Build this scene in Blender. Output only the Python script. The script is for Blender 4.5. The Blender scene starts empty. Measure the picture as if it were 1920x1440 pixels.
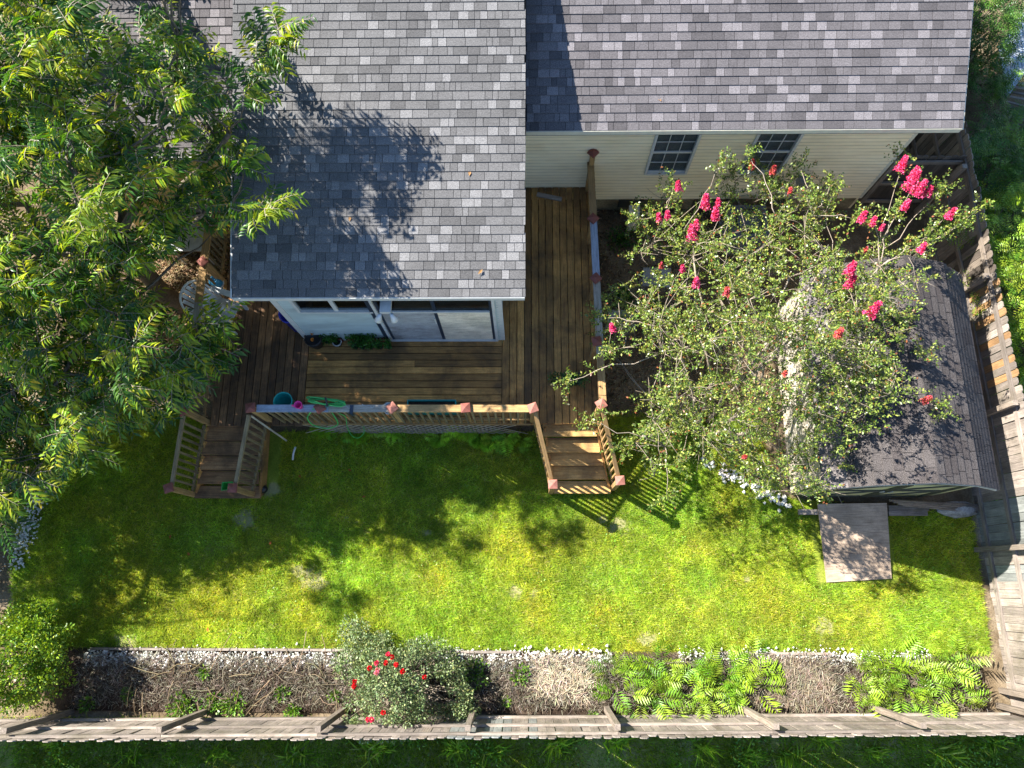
import bpy, math, random
import numpy as np
from mathutils import Vector, Matrix
random.seed(7); rng = np.random.default_rng(11)
S = bpy.context.scene; COL = S.collection
R = math.radians

# ------------------------------------------------------------------ camera, sky, sun, exposure
F = 1333.0; H = 14.0
_n = Vector((25, -370, -1333)).normalized(); _Z = -_n
_X = Vector((1, 0, -_Z[0] / _Z[2])).normalized(); _Y = _Z.cross(_X)
CM = Matrix((_X, _Y, _Z))                 # camera axes -> world axes
cam_d = bpy.data.cameras.new('camera'); cam = bpy.data.objects.new('camera', cam_d); COL.objects.link(cam)
cam_d.sensor_width = 36; cam_d.lens = F / 1920 * 36; cam_d.clip_start = 0.1; cam_d.clip_end = 1000
cam.matrix_world = Matrix.Translation((0, 0, H)) @ CM.to_4x4()
S.camera = cam
S.render.resolution_x = 1024; S.render.resolution_y = 768

SUN_EL = R(40); SUN_AZ = Vector((-0.865, 0.5, 0)).normalized()
to_sun = (SUN_AZ * math.cos(SUN_EL) + Vector((0, 0, math.sin(SUN_EL)))).normalized()
w = bpy.data.worlds.new('World'); S.world = w; w.use_nodes = True
nt = w.node_tree; sky = nt.nodes.new('ShaderNodeTexSky'); sky.sky_type = 'NISHITA'; sky.sun_disc = False
sky.sun_elevation = SUN_EL; sky.sun_rotation = math.atan2(SUN_AZ.x, SUN_AZ.y)
sky.air_density = 1.0; sky.dust_density = 0.1; sky.ozone_density = 4.0
bg = nt.nodes['Background']; bg.inputs['Strength'].default_value = 0.078
nt.links.new(sky.outputs[0], bg.inputs[0])
sl = bpy.data.lights.new('sun', 'SUN'); sl.energy = 5.0; sl.angle = R(0.53); sl.color = (1.0, 0.955, 0.88)
so = bpy.data.objects.new('sun', sl); COL.objects.link(so); so.location = (-20, 12, 30)
so.rotation_euler = (-to_sun).to_track_quat('-Z', 'Y').to_euler()
S.view_settings.view_transform = 'Standard'; S.view_settings.look = 'None'
S.view_settings.exposure = 1.8; S.view_settings.gamma = 1; S.view_settings.use_curve_mapping = False
S.render.engine = 'CYCLES'
S.cycles.max_bounces = 6; S.cycles.transparent_max_bounces = 8

# ------------------------------------------------------------------ picture point -> place, at a known height / wall
def at(px, py, z=0.0):
    r = CM @ Vector((px - 960, 720 - py, -F)); t = (z - H) / r.z
    return Vector((r.x * t, r.y * t, z))
def aty(px, py, y):
    r = CM @ Vector((px - 960, 720 - py, -F)); t = y / r.y
    return Vector((r.x * t, y, H + r.z * t))
def proj(p):
    c = CM.transposed() @ (Vector(p) - Vector((0, 0, H)))
    return 960 + F * c.x / -c.z, 720 - F * c.y / -c.z

# ------------------------------------------------------------------ objects, parents, tags
W = {}
def reg(o, m): W[o.name] = m.copy(); o.matrix_world = m; return o
def add(name, mesh, parent=None, m=None, mat=None):
    o = bpy.data.objects.new(name, mesh); COL.objects.link(o)
    m = m if m is not None else Matrix.Identity(4)
    W[o.name] = m.copy()
    if parent is not None:
        o.parent = parent; o.matrix_parent_inverse = W[parent.name].inverted()
    o.matrix_basis = m
    if mat is not None and mesh is not None and len(mesh.materials) == 0: mesh.materials.append(mat)
    return o
def tag(o, label=None, cat=None, group=None, kind=None):
    if label: o['label'] = label
    if cat: o['category'] = cat
    if group: o['group'] = group
    if kind: o['kind'] = kind
    return o
def thing(name, loc, label, cat, group=None):
    o = add(name, None, None, Matrix.Translation(Vector(loc)))
    o.empty_display_size = 0.2
    return tag(o, label, cat, group)

_fix = []
# meshes -------------------------------------------------------------
def mesh_np(name, V, Fc, mat=None, cols=None, smooth=False):
    """V (n,3), Fc (m,k) all faces with k corners"""
    V = np.asarray(V, dtype=np.float32); Fc = np.asarray(Fc, dtype=np.int32)
    me = bpy.data.meshes.new(name); k = Fc.shape[1]
    me.vertices.add(len(V)); me.vertices.foreach_set('co', V.ravel())
    me.loops.add(Fc.size); me.loops.foreach_set('vertex_index', Fc.ravel())
    me.polygons.add(len(Fc)); me.polygons.foreach_set('loop_start', np.arange(0, Fc.size, k, dtype=np.int32))
    me.polygons.foreach_set('loop_total', np.full(len(Fc), k, dtype=np.int32))
    if cols is not None:
        a = me.attributes.new('col', 'FLOAT_COLOR', 'POINT')
        c = np.ones((len(V), 4), dtype=np.float32); c[:, :3] = cols; a.data.foreach_set('color', c.ravel())
    me.update(calc_edges=True)
    if smooth: me.polygons.foreach_set('use_smooth', np.ones(len(Fc), dtype=bool))
    if mat: me.materials.append(mat)
    return me
def mesh_py(name, V, Fs, mat=None, smooth=False):
    me = bpy.data.meshes.new(name); me.from_pydata([tuple(v) for v in V], [], Fs); me.update()
    if smooth:
        for p in me.polygons: p.use_smooth = True
    if mat: me.materials.append(mat)
    return me
class MB:
    """collects shapes, builds ONE mesh"""
    def __init__(s): s.V = []; s.F = []
    def add(s, V, Fs):
        b = len(s.V); s.V += [Vector(v) for v in V]; s.F += [tuple(i + b for i in f) for f in Fs]; return s
    def box(s, lo, hi, m=None):
        x0, y0, z0 = lo; x1, y1, z1 = hi
        V = [Vector(v) for v in ((x0,y0,z0),(x1,y0,z0),(x1,y1,z0),(x0,y1,z0),(x0,y0,z1),(x1,y0,z1),(x1,y1,z1),(x0,y1,z1))]
        if m: V = [m @ v for v in V]
        return s.add(V, [(0,3,2,1),(4,5,6,7),(0,1,5,4),(1,2,6,5),(2,3,7,6),(3,0,4,7)])
    def bar(s, a, b, w, t, up=(0,0,1)):
        m, L = frame(a, b, up); return s.box((-L/2,-w/2,-t/2), (L/2,w/2,t/2), m)
    def tube(s, pts, rad, n=6, cap=True):
        pts = [Vector(p) for p in pts]
        if not hasattr(rad, '__len__'): rad = [rad] * len(pts)
        b = len(s.V); prev = None
        for i, p in enumerate(pts):
            d = (pts[min(i+1, len(pts)-1)] - pts[max(i-1, 0)])
            if d.length < 1e-9: d = Vector((0,0,1))
            d.normalize()
            if prev is None:
                u = d.orthogonal().normalized()
            else:
                u = (prev - d * prev.dot(d)); u = u.normalized() if u.length > 1e-6 else d.orthogonal().normalized()
            prev = u; v = d.cross(u)
            for k in range(n):
                a = 2*math.pi*k/n; s.V.append(p + (u*math.cos(a) + v*math.sin(a)) * rad[i])
        for i in range(len(pts)-1):
            for k in range(n):
                s.F.append((b+i*n+k, b+i*n+(k+1)%n, b+(i+1)*n+(k+1)%n, b+(i+1)*n+k))
        if cap:
            s.F.append(tuple(b + k for k in range(n))[::-1]); e = b + (len(pts)-1)*n
            s.F.append(tuple(e + k for k in range(n)))
        return s
    def lathe(s, c, prof, n=16, axis=None):
        """prof [(r,z)], open shape around vertical axis at c"""
        b = len(s.V); c = Vector(c); q = axis if axis else Matrix.Identity(3)
        for r, z in prof:
            for k in range(n):
                a = 2*math.pi*k/n; s.V.append(c + q @ Vector((r*math.cos(a), r*math.sin(a), z)))
        for i in range(len(prof)-1):
            for k in range(n):
                s.F.append((b+i*n+k, b+i*n+(k+1)%n, b+(i+1)*n+(k+1)%n, b+(i+1)*n+k))
        return s
    def build(s, name, mat, parent=None, m=None, smooth=False):
        return add(name, mesh_py(name, s.V, s.F, mat, smooth), parent, m)
def frame(a, b, up=(0,0,1)):
    a = Vector(a); b = Vector(b); d = b - a; L = d.length; x = d.normalized(); up = Vector(up)
    y = up.cross(x)
    if y.length < 1e-4: y = Vector((0,1,0)).cross(x) if abs(x.y) < .9 else Vector((1,0,0)).cross(x)
    y.normalize(); z = x.cross(y)
    m = Matrix((x, y, z)).transposed().to_4x4(); m.translation = (a + b) / 2
    return m, L
_box = {}
def boxmesh(name, L, w_, t, mat, taper=0.0):
    k = (name, round(L, 2), round(w_, 3), round(t, 3), mat.name)
    if k not in _box:
        mb = MB().box((-L/2, -w_/2, -t/2), (L/2, w_/2, t/2)); _box[k] = mesh_py(name, mb.V, mb.F, mat)
    return _box[k]
def plank(name, a, b, w_, t, mat, parent, up=(0,0,1)):
    m, L = frame(a, b, up); return add(name, boxmesh(name, L, w_, t, mat), parent, m)

# ------------------------------------------------------------------ materials
def newmat(name):
    m = bpy.data.materials.new(name); m.use_nodes = True; nt = m.node_tree
    return m, nt, nt.nodes['Principled BSDF'], nt.nodes['Material Output']
def N(nt, t, **k):
    n = nt.nodes.new(t)
    for a, b in k.items():
        if a in n.inputs: n.inputs[a].default_value = b
        else: setattr(n, a, b)
    return n
def ramp(nt, fac, stops):
    r = nt.nodes.new('ShaderNodeValToRGB'); e = r.color_ramp.elements
    while len(e) < len(stops): e.new(0.5)
    for i, (p, c) in enumerate(stops):
        e[i].position = p; e[i].color = (c[0], c[1], c[2], 1) if hasattr(c, '__len__') else (c, c, c, 1)
    nt.links.new(fac, r.inputs[0]); return r.outputs[0]
def mix(nt, f, a, b, mode='MIX'):
    m = nt.nodes.new('ShaderNodeMix'); m.data_type = 'RGBA'; m.blend_type = mode
    for s, v in ((m.inputs[0], f), (m.inputs[6], a), (m.inputs[7], b)):
        if isinstance(v, (int, float)): s.default_value = v
        elif isinstance(v, tuple): s.default_value = (*v, 1)
        else: nt.links.new(v, s)
    return m.outputs[2]
def coords(nt, kind='Object', scale=(1,1,1), rand=True):
    tc = nt.nodes.new('ShaderNodeTexCoord'); mp = nt.nodes.new('ShaderNodeMapping'); mp.inputs['Scale'].default_value = scale
    if kind == 'World':
        g = nt.nodes.new('ShaderNodeNewGeometry'); nt.links.new(g.outputs['Position'], mp.inputs[0])
    else: nt.links.new(tc.outputs[kind], mp.inputs[0])
    if rand:
        oi = nt.nodes.new('ShaderNodeObjectInfo'); mu = nt.nodes.new('ShaderNodeMath'); mu.operation = 'MULTIPLY'; mu.inputs[1].default_value = 57.0
        nt.links.new(oi.outputs['Random'], mu.inputs[0]); nt.links.new(mu.outputs[0], mp.inputs['Location'])
    return mp.outputs[0]
def noise(nt, vec, scale, detail=4, rough=.6, dist=0):
    n = N(nt, 'ShaderNodeTexNoise'); n.inputs['Scale'].default_value = scale; n.inputs['Detail'].default_value = detail
    n.inputs['Roughness'].default_value = rough; n.inputs['Distortion'].default_value = dist
    nt.links.new(vec, n.inputs['Vector']); return n.outputs['Fac']
def bump(nt, h, bsdf, strength=.4, dist=.01):
    b = N(nt, 'ShaderNodeBump'); b.inputs['Strength'].default_value = strength; b.inputs['Distance'].default_value = dist
    nt.links.new(h, b.inputs['Height']); nt.links.new(b.outputs[0], bsdf.inputs['Normal'])
def plain(name, c, rough=.6, metal=0, var=.12, sc=8):
    m, nt, b, o = newmat(name); v = coords(nt, 'Object', rand=False)
    f = noise(nt, v, sc); d = tuple(max(0, x*(1-var*2)) for x in c); l = tuple(min(1, x*(1+var)) for x in c)
    nt.links.new(ramp(nt, f, [(.3, d), (.7, l)]), b.inputs['Base Color'])
    b.inputs['Roughness'].default_value = rough; b.inputs['Metallic'].default_value = metal
    return m
def wood(name, pale, mid, dark, stain=None, stain_amt=.5, rough=.8, contrast=1.0, world_stain=True, rnd=.5):
    """weathered board: grain along local X, each board a bit different, stains in place coordinates"""
    m, nt, b, o = newmat(name)
    v = coords(nt, 'Object', (1, 1, 1)); vs = coords(nt, 'Object', (.9, 22, 22))
    g = noise(nt, vs, 3.0, 6, .7, .6)
    c = ramp(nt, g, [(.28, dark), (.5, mid), (.74, pale)])
    oi = nt.nodes.new('ShaderNodeObjectInfo')
    rv = ramp(nt, oi.outputs['Random'], [(0, 1 - rnd*.75), (.5, 1.0 - rnd*.2), (1, 1 + rnd*.35)])
    c = mix(nt, 1.0, c, rv, 'MULTIPLY')
    p = noise(nt, v, 2.2, 4, .65)
    c = mix(nt, .8, c, ramp(nt, p, [(.3, .55), (.6, 1.0), (.8, 1.2)]), 'MULTIPLY')
    if stain:
        wv = coords(nt, 'World', (1, 1, 1), rand=False)
        sfac = noise(nt, wv, 1.1, 5, .7, .4)
        sf = ramp(nt, sfac, [(.5 - stain_amt*.12, 0), (.56 - stain_amt*.1 + .1, 1)])
        c = mix(nt, sf, c, mix(nt, .6, c, stain))
    k = noise(nt, v, 60, 2, .5)
    c = mix(nt, .25, c, ramp(nt, k, [(.35, .5), (.6, 1.1)]), 'MULTIPLY')
    nt.links.new(c, b.inputs['Base Color']); b.inputs['Roughness'].default_value = rough
    bump(nt, g, b, .5, .004)
    return m
def foliage(name, trans=.35, rough=.45, spec=.4, tint=(1,1,1)):
    m, nt, b, o = newmat(name); a = N(nt, 'ShaderNodeAttribute'); a.attribute_name = 'col'
    wv = coords(nt, 'World', (1,1,1), rand=False); f = noise(nt, wv, 3.0, 3)
    c = mix(nt, 1.0, a.outputs['Color'], ramp(nt, f, [(.3, (.75,.8,.7)), (.7, (1.15,1.1,1.05))]), 'MULTIPLY')
    c = mix(nt, 1.0, c, tint, 'MULTIPLY')
    nt.links.new(c, b.inputs['Base Color']); b.inputs['Roughness'].default_value = rough
    b.inputs['Specular IOR Level'].default_value = spec
    t = N(nt, 'ShaderNodeBsdfTranslucent'); nt.links.new(mix(nt, 1.0, c, (1.45, 1.35, .4), 'MULTIPLY'), t.inputs[0])
    ms = N(nt, 'ShaderNodeMixShader'); ms.inputs[0].default_value = trans
    nt.links.new(b.outputs[0], ms.inputs[1]); nt.links.new(t.outputs[0], ms.inputs[2]); nt.links.new(ms.outputs[0], o.inputs[0])
    return m
def bark(name, a, b_):
    m, nt, b, o = newmat(name); v = coords(nt, 'World', (1,1,1), rand=False); f = noise(nt, v, 22, 4)
    nt.links.new(ramp(nt, f, [(.3, a), (.7, b_)]), b.inputs['Base Color']); b.inputs['Roughness'].default_value = .8
    return m
def shingle(name, base):
    m, nt, b, o = newmat(name); v = coords(nt, 'Object', (1,1,1))
    wv = coords(nt, 'World', (1,1,1), rand=False)
    f = noise(nt, wv, 75, 3, .8); g = noise(nt, wv, 1.3, 4, .6)
    lo = tuple(x*.5 for x in base); hi = tuple(x*1.6 for x in base)
    c = ramp(nt, f, [(.32, lo), (.5, base), (.68, hi)])
    c = mix(nt, .55, c, ramp(nt, g, [(.3, .75), (.7, 1.15)]), 'MULTIPLY')
    oi = nt.nodes.new('ShaderNodeObjectInfo')
    nt.links.new(c, b.inputs['Base Color']); b.inputs['Roughness'].default_value = .92; b.inputs['Specular IOR Level'].default_value = .2
    bump(nt, f, b, .35, .004)
    return m
def ground_mat(name, stops, sc=2.0, fine=40, rough=.95, bd=.02):
    m, nt, b, o = newmat(name); v = coords(nt, 'World', rand=False)
    a = noise(nt, v, sc, 8, .68, .3); c = ramp(nt, a, stops); k = noise(nt, v, fine, 5, .75)
    c = mix(nt, .7, c, ramp(nt, k, [(.3, .35), (.5, .9), (.7, 1.35)]), 'MULTIPLY')
    nt.links.new(c, b.inputs['Base Color']); b.inputs['Roughness'].default_value = rough; b.inputs['Specular IOR Level'].default_value = .1
    bump(nt, k, b, .8, bd); return m
def lawn_mat():
    m = ground_mat('lawn_soil', [(.3, (.12, .17, .015)), (.55, (.22, .27, .03)), (.75, (.34, .33, .08))], 1.0, 35); nt = m.node_tree; b = nt.nodes['Principled BSDF']
    src = b.inputs['Base Color'].links[0].from_socket; a = N(nt, 'ShaderNodeAttribute'); a.attribute_name = 'col'
    nt.links.new(mix(nt, ramp(nt, a.outputs['Color'], [(.1, 0), (.6, 1)]), src, mix(nt, .5, src, (.36, .29, .20))), b.inputs['Base Color']); return m
def glass(name, tint=(.8,.85,.85)):
    m, nt, b, o = newmat(name); t = N(nt, 'ShaderNodeBsdfTransparent'); t.inputs[0].default_value = (*tint, 1)
    g = N(nt, 'ShaderNodeBsdfGlossy'); g.inputs['Roughness'].default_value = .03
    fr = N(nt, 'ShaderNodeFresnel'); fr.inputs[0].default_value = 1.5
    ms = N(nt, 'ShaderNodeMixShader'); ge = N(nt, 'ShaderNodeNewGeometry'); iv = N(nt, 'ShaderNodeMath'); iv.operation = 'SUBTRACT'; iv.inputs[0].default_value = 1.0
    nt.links.new(ge.outputs['Backfacing'], iv.inputs[1]); mu = N(nt, 'ShaderNodeMath'); mu.operation = 'MULTIPLY'; nt.links.new(fr.outputs[0], mu.inputs[0]); nt.links.new(iv.outputs[0], mu.inputs[1]); nt.links.new(mu.outputs[0], ms.inputs[0])
    nt.links.new(t.outputs[0], ms.inputs[1]); nt.links.new(g.outputs[0], ms.inputs[2]); nt.links.new(ms.outputs[0], o.inputs[0])
    return m
def siding_mat(name, base, dirt_or_shade):
    m, nt, b, o = newmat(name); v = coords(nt, 'World', (1, 1, 3), rand=False)
    a = noise(nt, v, .9, 6, .65, .5); c = ramp(nt, a, [(.32, dirt_or_shade), (.58, base), (.8, tuple(x*1.06 for x in base))])
    vs = coords(nt, 'World', (.8, 1, 9), rand=False); s = noise(nt, vs, 3, 4, .6)
    c = mix(nt, .35, c, ramp(nt, s, [(.3, .75), (.6, 1.05)]), 'MULTIPLY')
    sx = N(nt, 'ShaderNodeSeparateXYZ'); ge = N(nt, 'ShaderNodeNewGeometry'); nt.links.new(ge.outputs['Normal'], sx.inputs[0])
    nt.links.new(c, b.inputs['Base Color']); b.inputs['Roughness'].default_value = .5; return m

M = {}
def tones(pre, base, fs):
    out = []
    for k, f in enumerate(fs):
        out.append(shingle('%s_%s' % (pre, ['plain','dark','pale','deep','soft','light'][k]), tuple(x*f for x in base)))
    return out
SHW = tones('shingle_grey', (.122, .119, .118), [1, .84, 1.16, .7, .92, 1.48]); SHR = tones('shingle_warm', (.124, .114, .117), [1, .84, 1.16, .68, .92, 1.5])
M['felt'] = plain('roof_underlay', (.03, .03, .032), .95)
M['shed_roof'] = shingle('shed_shingle', (.145, .128, .122)); M['shed_roof2'] = shingle('shed_shingle_dark', (.118, .102, .098))
M['deck'] = wood('deck_board_wood', (.80, .44, .14), (.58, .29, .075), (.20, .09, .025), stain=(.03, .02, .012), stain_amt=.5, rnd=.8)
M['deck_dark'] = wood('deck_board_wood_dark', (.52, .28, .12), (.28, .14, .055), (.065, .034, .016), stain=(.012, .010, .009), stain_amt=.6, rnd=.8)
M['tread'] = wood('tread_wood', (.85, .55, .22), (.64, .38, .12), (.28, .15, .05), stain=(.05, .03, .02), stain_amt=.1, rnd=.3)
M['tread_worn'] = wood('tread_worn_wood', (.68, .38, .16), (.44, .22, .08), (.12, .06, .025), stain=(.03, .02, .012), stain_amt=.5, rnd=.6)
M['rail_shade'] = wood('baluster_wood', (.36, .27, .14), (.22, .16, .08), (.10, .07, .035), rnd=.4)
M['rail'] = wood('railing_wood', (.66, .42, .18), (.46, .27, .10), (.20, .115, .045), rnd=.35)
M['rail_pale'] = wood('railing_wood_pale', (.62, .56, .47), (.45, .39, .31), (.2, .15, .1), rnd=.3)
M['rail_blue'] = wood('railing_wood_blue_wash', (.55, .62, .70), (.36, .40, .47), (.17, .15, .15), rnd=.3)
M['fence'] = wood('fence_grey_wood', (.46, .395, .335), (.32, .265, .22), (.125, .098, .078), stain=(.10, .085, .05), stain_amt=.1, rnd=.55)
M['fence_new'] = wood('fence_orange_wood', (.48, .30, .14), (.34, .19, .08), (.16, .09, .04), rnd=.3)
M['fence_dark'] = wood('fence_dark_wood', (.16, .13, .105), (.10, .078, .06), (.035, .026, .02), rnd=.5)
M['fence_teal'] = wood('fence_teal_wood', (.38, .38, .34), (.25, .26, .24), (.11, .11, .10), rnd=.4)
M['post'] = wood('post_wood', (.42, .35, .28), (.27, .215, .165), (.09, .07, .05), rnd=.4)
M['plywood'] = wood('plywood_weathered', (.66, .50, .37), (.52, .39, .28), (.20, .14, .10), stain=(.06, .05, .045), stain_amt=.3, rnd=.1)
M['cap'] = plain('post_cap_red', (.22, .065, .045), .75, sc=14); M['cap2'] = plain('post_cap_pink', (.36, .14, .10), .8, sc=14)
M['sid_r'] = siding_mat('siding_cream', (.97, .83, .57), (.86, .70, .44)); M['sid_l'] = siding_mat('siding_blue_white', (.48, .57, .56), (.36, .42, .41))
M['groove_shade_r'] = siding_mat('siding_groove_shade', (.50, .43, .28), (.34, .27, .16)); M['groove_shade_l'] = siding_mat('siding_groove_shade_blue', (.36, .42, .42), (.26, .30, .30)); M['yellow'] = siding_mat('siding_yellow', (.62, .45, .14), (.45, .30, .08))  # groove tones paint the shadow line under each siding lap
M['trim'] = plain('trim_white', (.58, .58, .55), .45, var=.06); M['trim_r'] = plain('trim_cream', (.62, .58, .46), .5, var=.06)
M['frame_dark'] = plain('door_frame_navy', (.02, .035, .06), .4)
M['glass'] = glass('window_glass'); M['glass_dark'] = glass('window_glass_tinted', (.8, .84, .85))
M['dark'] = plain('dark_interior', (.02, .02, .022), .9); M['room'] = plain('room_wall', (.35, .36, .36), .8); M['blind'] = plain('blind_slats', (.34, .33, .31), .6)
M['stand_in_grey'] = wood('door_panel_grey_stand_in', (.55, .56, .56), (.42, .42, .42), (.20, .17, .15), stain=(.10,.08,.07), stain_amt=.3, rnd=0); M['stand_in_pale'] = wood('door_panel_bright_stand_in', (.98, .88, .72), (.90, .78, .60), (.30, .20, .12), rnd=0); M['pale_floor'] = wood('room_floor_brightened', (.95, .88, .76), (.88, .78, .64), (.30, .22, .15), rnd=0, rough=.5)
M['found'] = ground_mat('foundation_block', [(.3, (.13, .10, .06)), (.6, (.36, .30, .19))], 1.5, 20, .9, .01)
M['soil'] = ground_mat('bare_soil', [(.3, (.07, .05, .03)), (.5, (.17, .125, .075)), (.72, (.32, .25, .17))], 1.2, 30)
M['lawn'] = lawn_mat(); M['lane'] = ground_mat('lane_soil', [(.3, (.20, .24, .05)), (.55, (.34, .34, .12)), (.72, (.55, .46, .34))], 1.3, 35)
M['patch'] = ground_mat('patch_soil', [(.3, (.20, .16, .12)), (.6, (.34, .28, .22))], 3, 40)
M['mulch'] = ground_mat('mulch', [(.3, (.03, .02, .015)), (.5, (.075, .052, .036)), (.72, (.19, .14, .10))], 1.5, 55, .95, .04)
M['concrete'] = ground_mat('concrete', [(.3, (.30, .28, .24)), (.6, (.42, .39, .34))], 1, 30, .9, .004)
M['tree_leaf'] = foliage('cherry_leaf', .38, .38, .5); M['small_leaf'] = foliage('myrtle_leaf', .25, .35, .5)
M['leaf'] = foliage('shrub_leaf', .3, .4, .45); M['grass'] = foliage('grass_blade', .5, .6, .2); M['fern'] = foliage('fern_leaf', .35, .5, .3)
M['petal'] = foliage('petal', .2, .7, .2); M['straw'] = foliage('straw', .05, .8, .15); M['rose_leaf'] = foliage('rose_leaf_grey', .15, .45, .4)
M['bark'] = bark('bark_dark', (.06, .045, .03), (.17, .13, .09)); M['myrtle_bark'] = bark('bark_pale', (.20, .155, .11), (.40, .33, .25))
M['stone'] = foliage('white_stone', 0.0, .8, .3)
M['plastic_white'] = plain('white_plastic', (.62, .63, .62), .4, var=.1); M['turq'] = plain('turquoise_plastic', (.02, .42, .38), .3)
M['pink'] = plain('pink_plastic', (.85, .03, .28), .35); M['hose'] = plain('green_hose', (.05, .42, .10), .4); M['green'] = plain('green_plastic', (.04, .36, .05), .3)
M['teal'] = plain('teal_plastic', (.01, .30, .28), .35); M['blue'] = plain('blue_plastic', (.02, .04, .55), .3); M['black'] = plain('black_plastic', (.012, .012, .014), .4)
M['terra'] = plain('terracotta', (.22, .05, .03), .7); M['metal'] = plain('grey_metal', (.18, .20, .22), .45, .3); M['metal_pale'] = plain('pale_metal', (.45, .46, .45), .4, .2)
M['clay_pot'] = plain('pale_pot', (.50, .47, .42), .7); M['shed_wall'] = siding_mat('shed_paint_khaki', (.60, .56, .30), (.45, .42, .22)); M['shed_side'] = siding_mat('shed_side_beige', (.55, .50, .40), (.40, .34, .25))
M['shed_trim'] = plain('shed_trim_dark', (.06, .06, .045), .6); M['rock'] = ground_mat('rock_grey', [(.3, (.20,.20,.19)), (.6, (.48,.47,.45))], 6, 30, .9, .02)
M['nb_board'] = wood('neighbour_pale_board', (.62, .68, .74), (.50, .56, .62), (.3, .33, .37), rnd=.2); M['orange'] = plain('orange_plastic', (.75, .28, .04), .5)
M['cyan'] = plain('cyan_plastic', (.04, .30, .55), .35)

# ------------------------------------------------------------------ leaf / blade builders (numpy)
def nrm(v): return v / np.maximum(np.linalg.norm(v, axis=-1, keepdims=True), 1e-9)
def leaves(P, D, U, L, Wd, fold=.25, droop=.25, col=None):
    """one folded, drooping leaf per row: base P, axis D, up U -> V, F, C"""
    P = np.asarray(P, float); D = nrm(np.asarray(D, float)); U = np.asarray(U, float); n = len(P)
    L = np.broadcast_to(np.asarray(L, float), (n,))[:, None]; Wd = np.broadcast_to(np.asarray(Wd, float), (n,))[:, None]
    Sd = nrm(np.cross(D, U)); Up = np.cross(Sd, D); dz = np.array([0, 0, 1.0])
    b = P; m = P + D*L*.5 - Up*Wd*fold*.5; l = P + D*L*.45 + Sd*Wd*.5 + Up*Wd*fold*.5; r = P + D*L*.45 - Sd*Wd*.5 + Up*Wd*fold*.5
    t = P + D*L - dz*L*droop
    V = np.stack([b, l, m, r, t], 1).reshape(-1, 3); i = np.arange(n)[:, None]*5
    Fc = np.concatenate([i+np.array([[0,2,1]]), i+np.array([[0,3,2]]), i+np.array([[1,2,4]]), i+np.array([[2,3,4]])], 0)
    C = None if col is None else np.repeat(np.asarray(col), 5, axis=0)
    return V, Fc, C
def diamonds(P, D, U, L, Wd, col):
    P = np.asarray(P, float); D = nrm(np.asarray(D, float)); n = len(P)
    L = np.broadcast_to(np.asarray(L, float), (n,))[:, None]; Wd = np.broadcast_to(np.asarray(Wd, float), (n,))[:, None]
    Sd = nrm(np.cross(D, U))
    V = np.stack([P, P + D*L*.45 + Sd*Wd*.5, P + D*L, P + D*L*.45 - Sd*Wd*.5], 1).reshape(-1, 3)
    Fc = np.arange(n)[:, None]*4 + np.array([[0, 1, 2, 3]])
    return V, Fc, np.repeat(col, 4, axis=0)
def blades(P, lean, hgt, wid, col):
    n = len(P); a = rng.random(n)*2*np.pi; Sd = np.stack([np.cos(a), np.sin(a), np.zeros(n)], 1)
    tip = P + lean; tip[:, 2] += hgt
    V = np.stack([P - Sd*wid[:, None]/2, P + Sd*wid[:, None]/2, tip], 1).reshape(-1, 3)
    C = np.repeat(col, 3, axis=0); C[0::3] *= .6; C[1::3] *= .6
    return V, np.arange(3*n).reshape(-1, 3), C
def cat3(parts):
    Vs, Fs, Cs = [], [], []; b = 0
    for V, Fc, C in parts:
        Vs.append(V); Fs.append(Fc + b); Cs.append(C); b += len(V)
    return np.concatenate(Vs), np.concatenate(Fs), np.concatenate(Cs)
def colmix(n, cols, wts, jit=.15):
    c = np.array(cols, float)[rng.choice(len(cols), n, p=np.array(wts)/sum(wts))]
    return np.clip(c * (1 + rng.normal(0, jit, (n, 1))) * (1 + rng.normal(0, jit*.35, (n, 3))), 0.004, .95)
def randdir(n, zlo=-1, zhi=1):
    z = rng.uniform(zlo, zhi, n); a = rng.random(n)*2*np.pi; r = np.sqrt(1 - z*z)
    return np.stack([r*np.cos(a), r*np.sin(a), z], 1)
def vnoise(x, y, s, seed=0):
    """cheap smooth 2-d value noise 0..1"""
    x = np.asarray(x)*s + 100 + seed*17.3; y = np.asarray(y)*s + 100 + seed*9.1
    xi = np.floor(x).astype(int); yi = np.floor(y).astype(int); fx = x - xi; fy = y - yi
    fx = fx*fx*(3-2*fx); fy = fy*fy*(3-2*fy)
    h = lambda i, j: (np.abs(np.sin(i*127.1 + j*311.7 + seed*74.7)*43758.5453)) % 1
    return (h(xi,yi)*(1-fx) + h(xi+1,yi)*fx)*(1-fy) + (h(xi,yi+1)*(1-fx) + h(xi+1,yi+1)*fx)*fy
def inpoly(px, py, poly):
    px = np.asarray(px, float); py = np.asarray(py, float); c = np.zeros(px.shape, bool); j = len(poly)-1
    for i in range(len(poly)):
        xi, yi = poly[i]; xj, yj = poly[j]
        c ^= ((yi > py) != (yj > py)) & (px < (xj-xi)*(py-yi)/((yj-yi) if yj != yi else 1e-9) + xi); j = i
    return c
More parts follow.
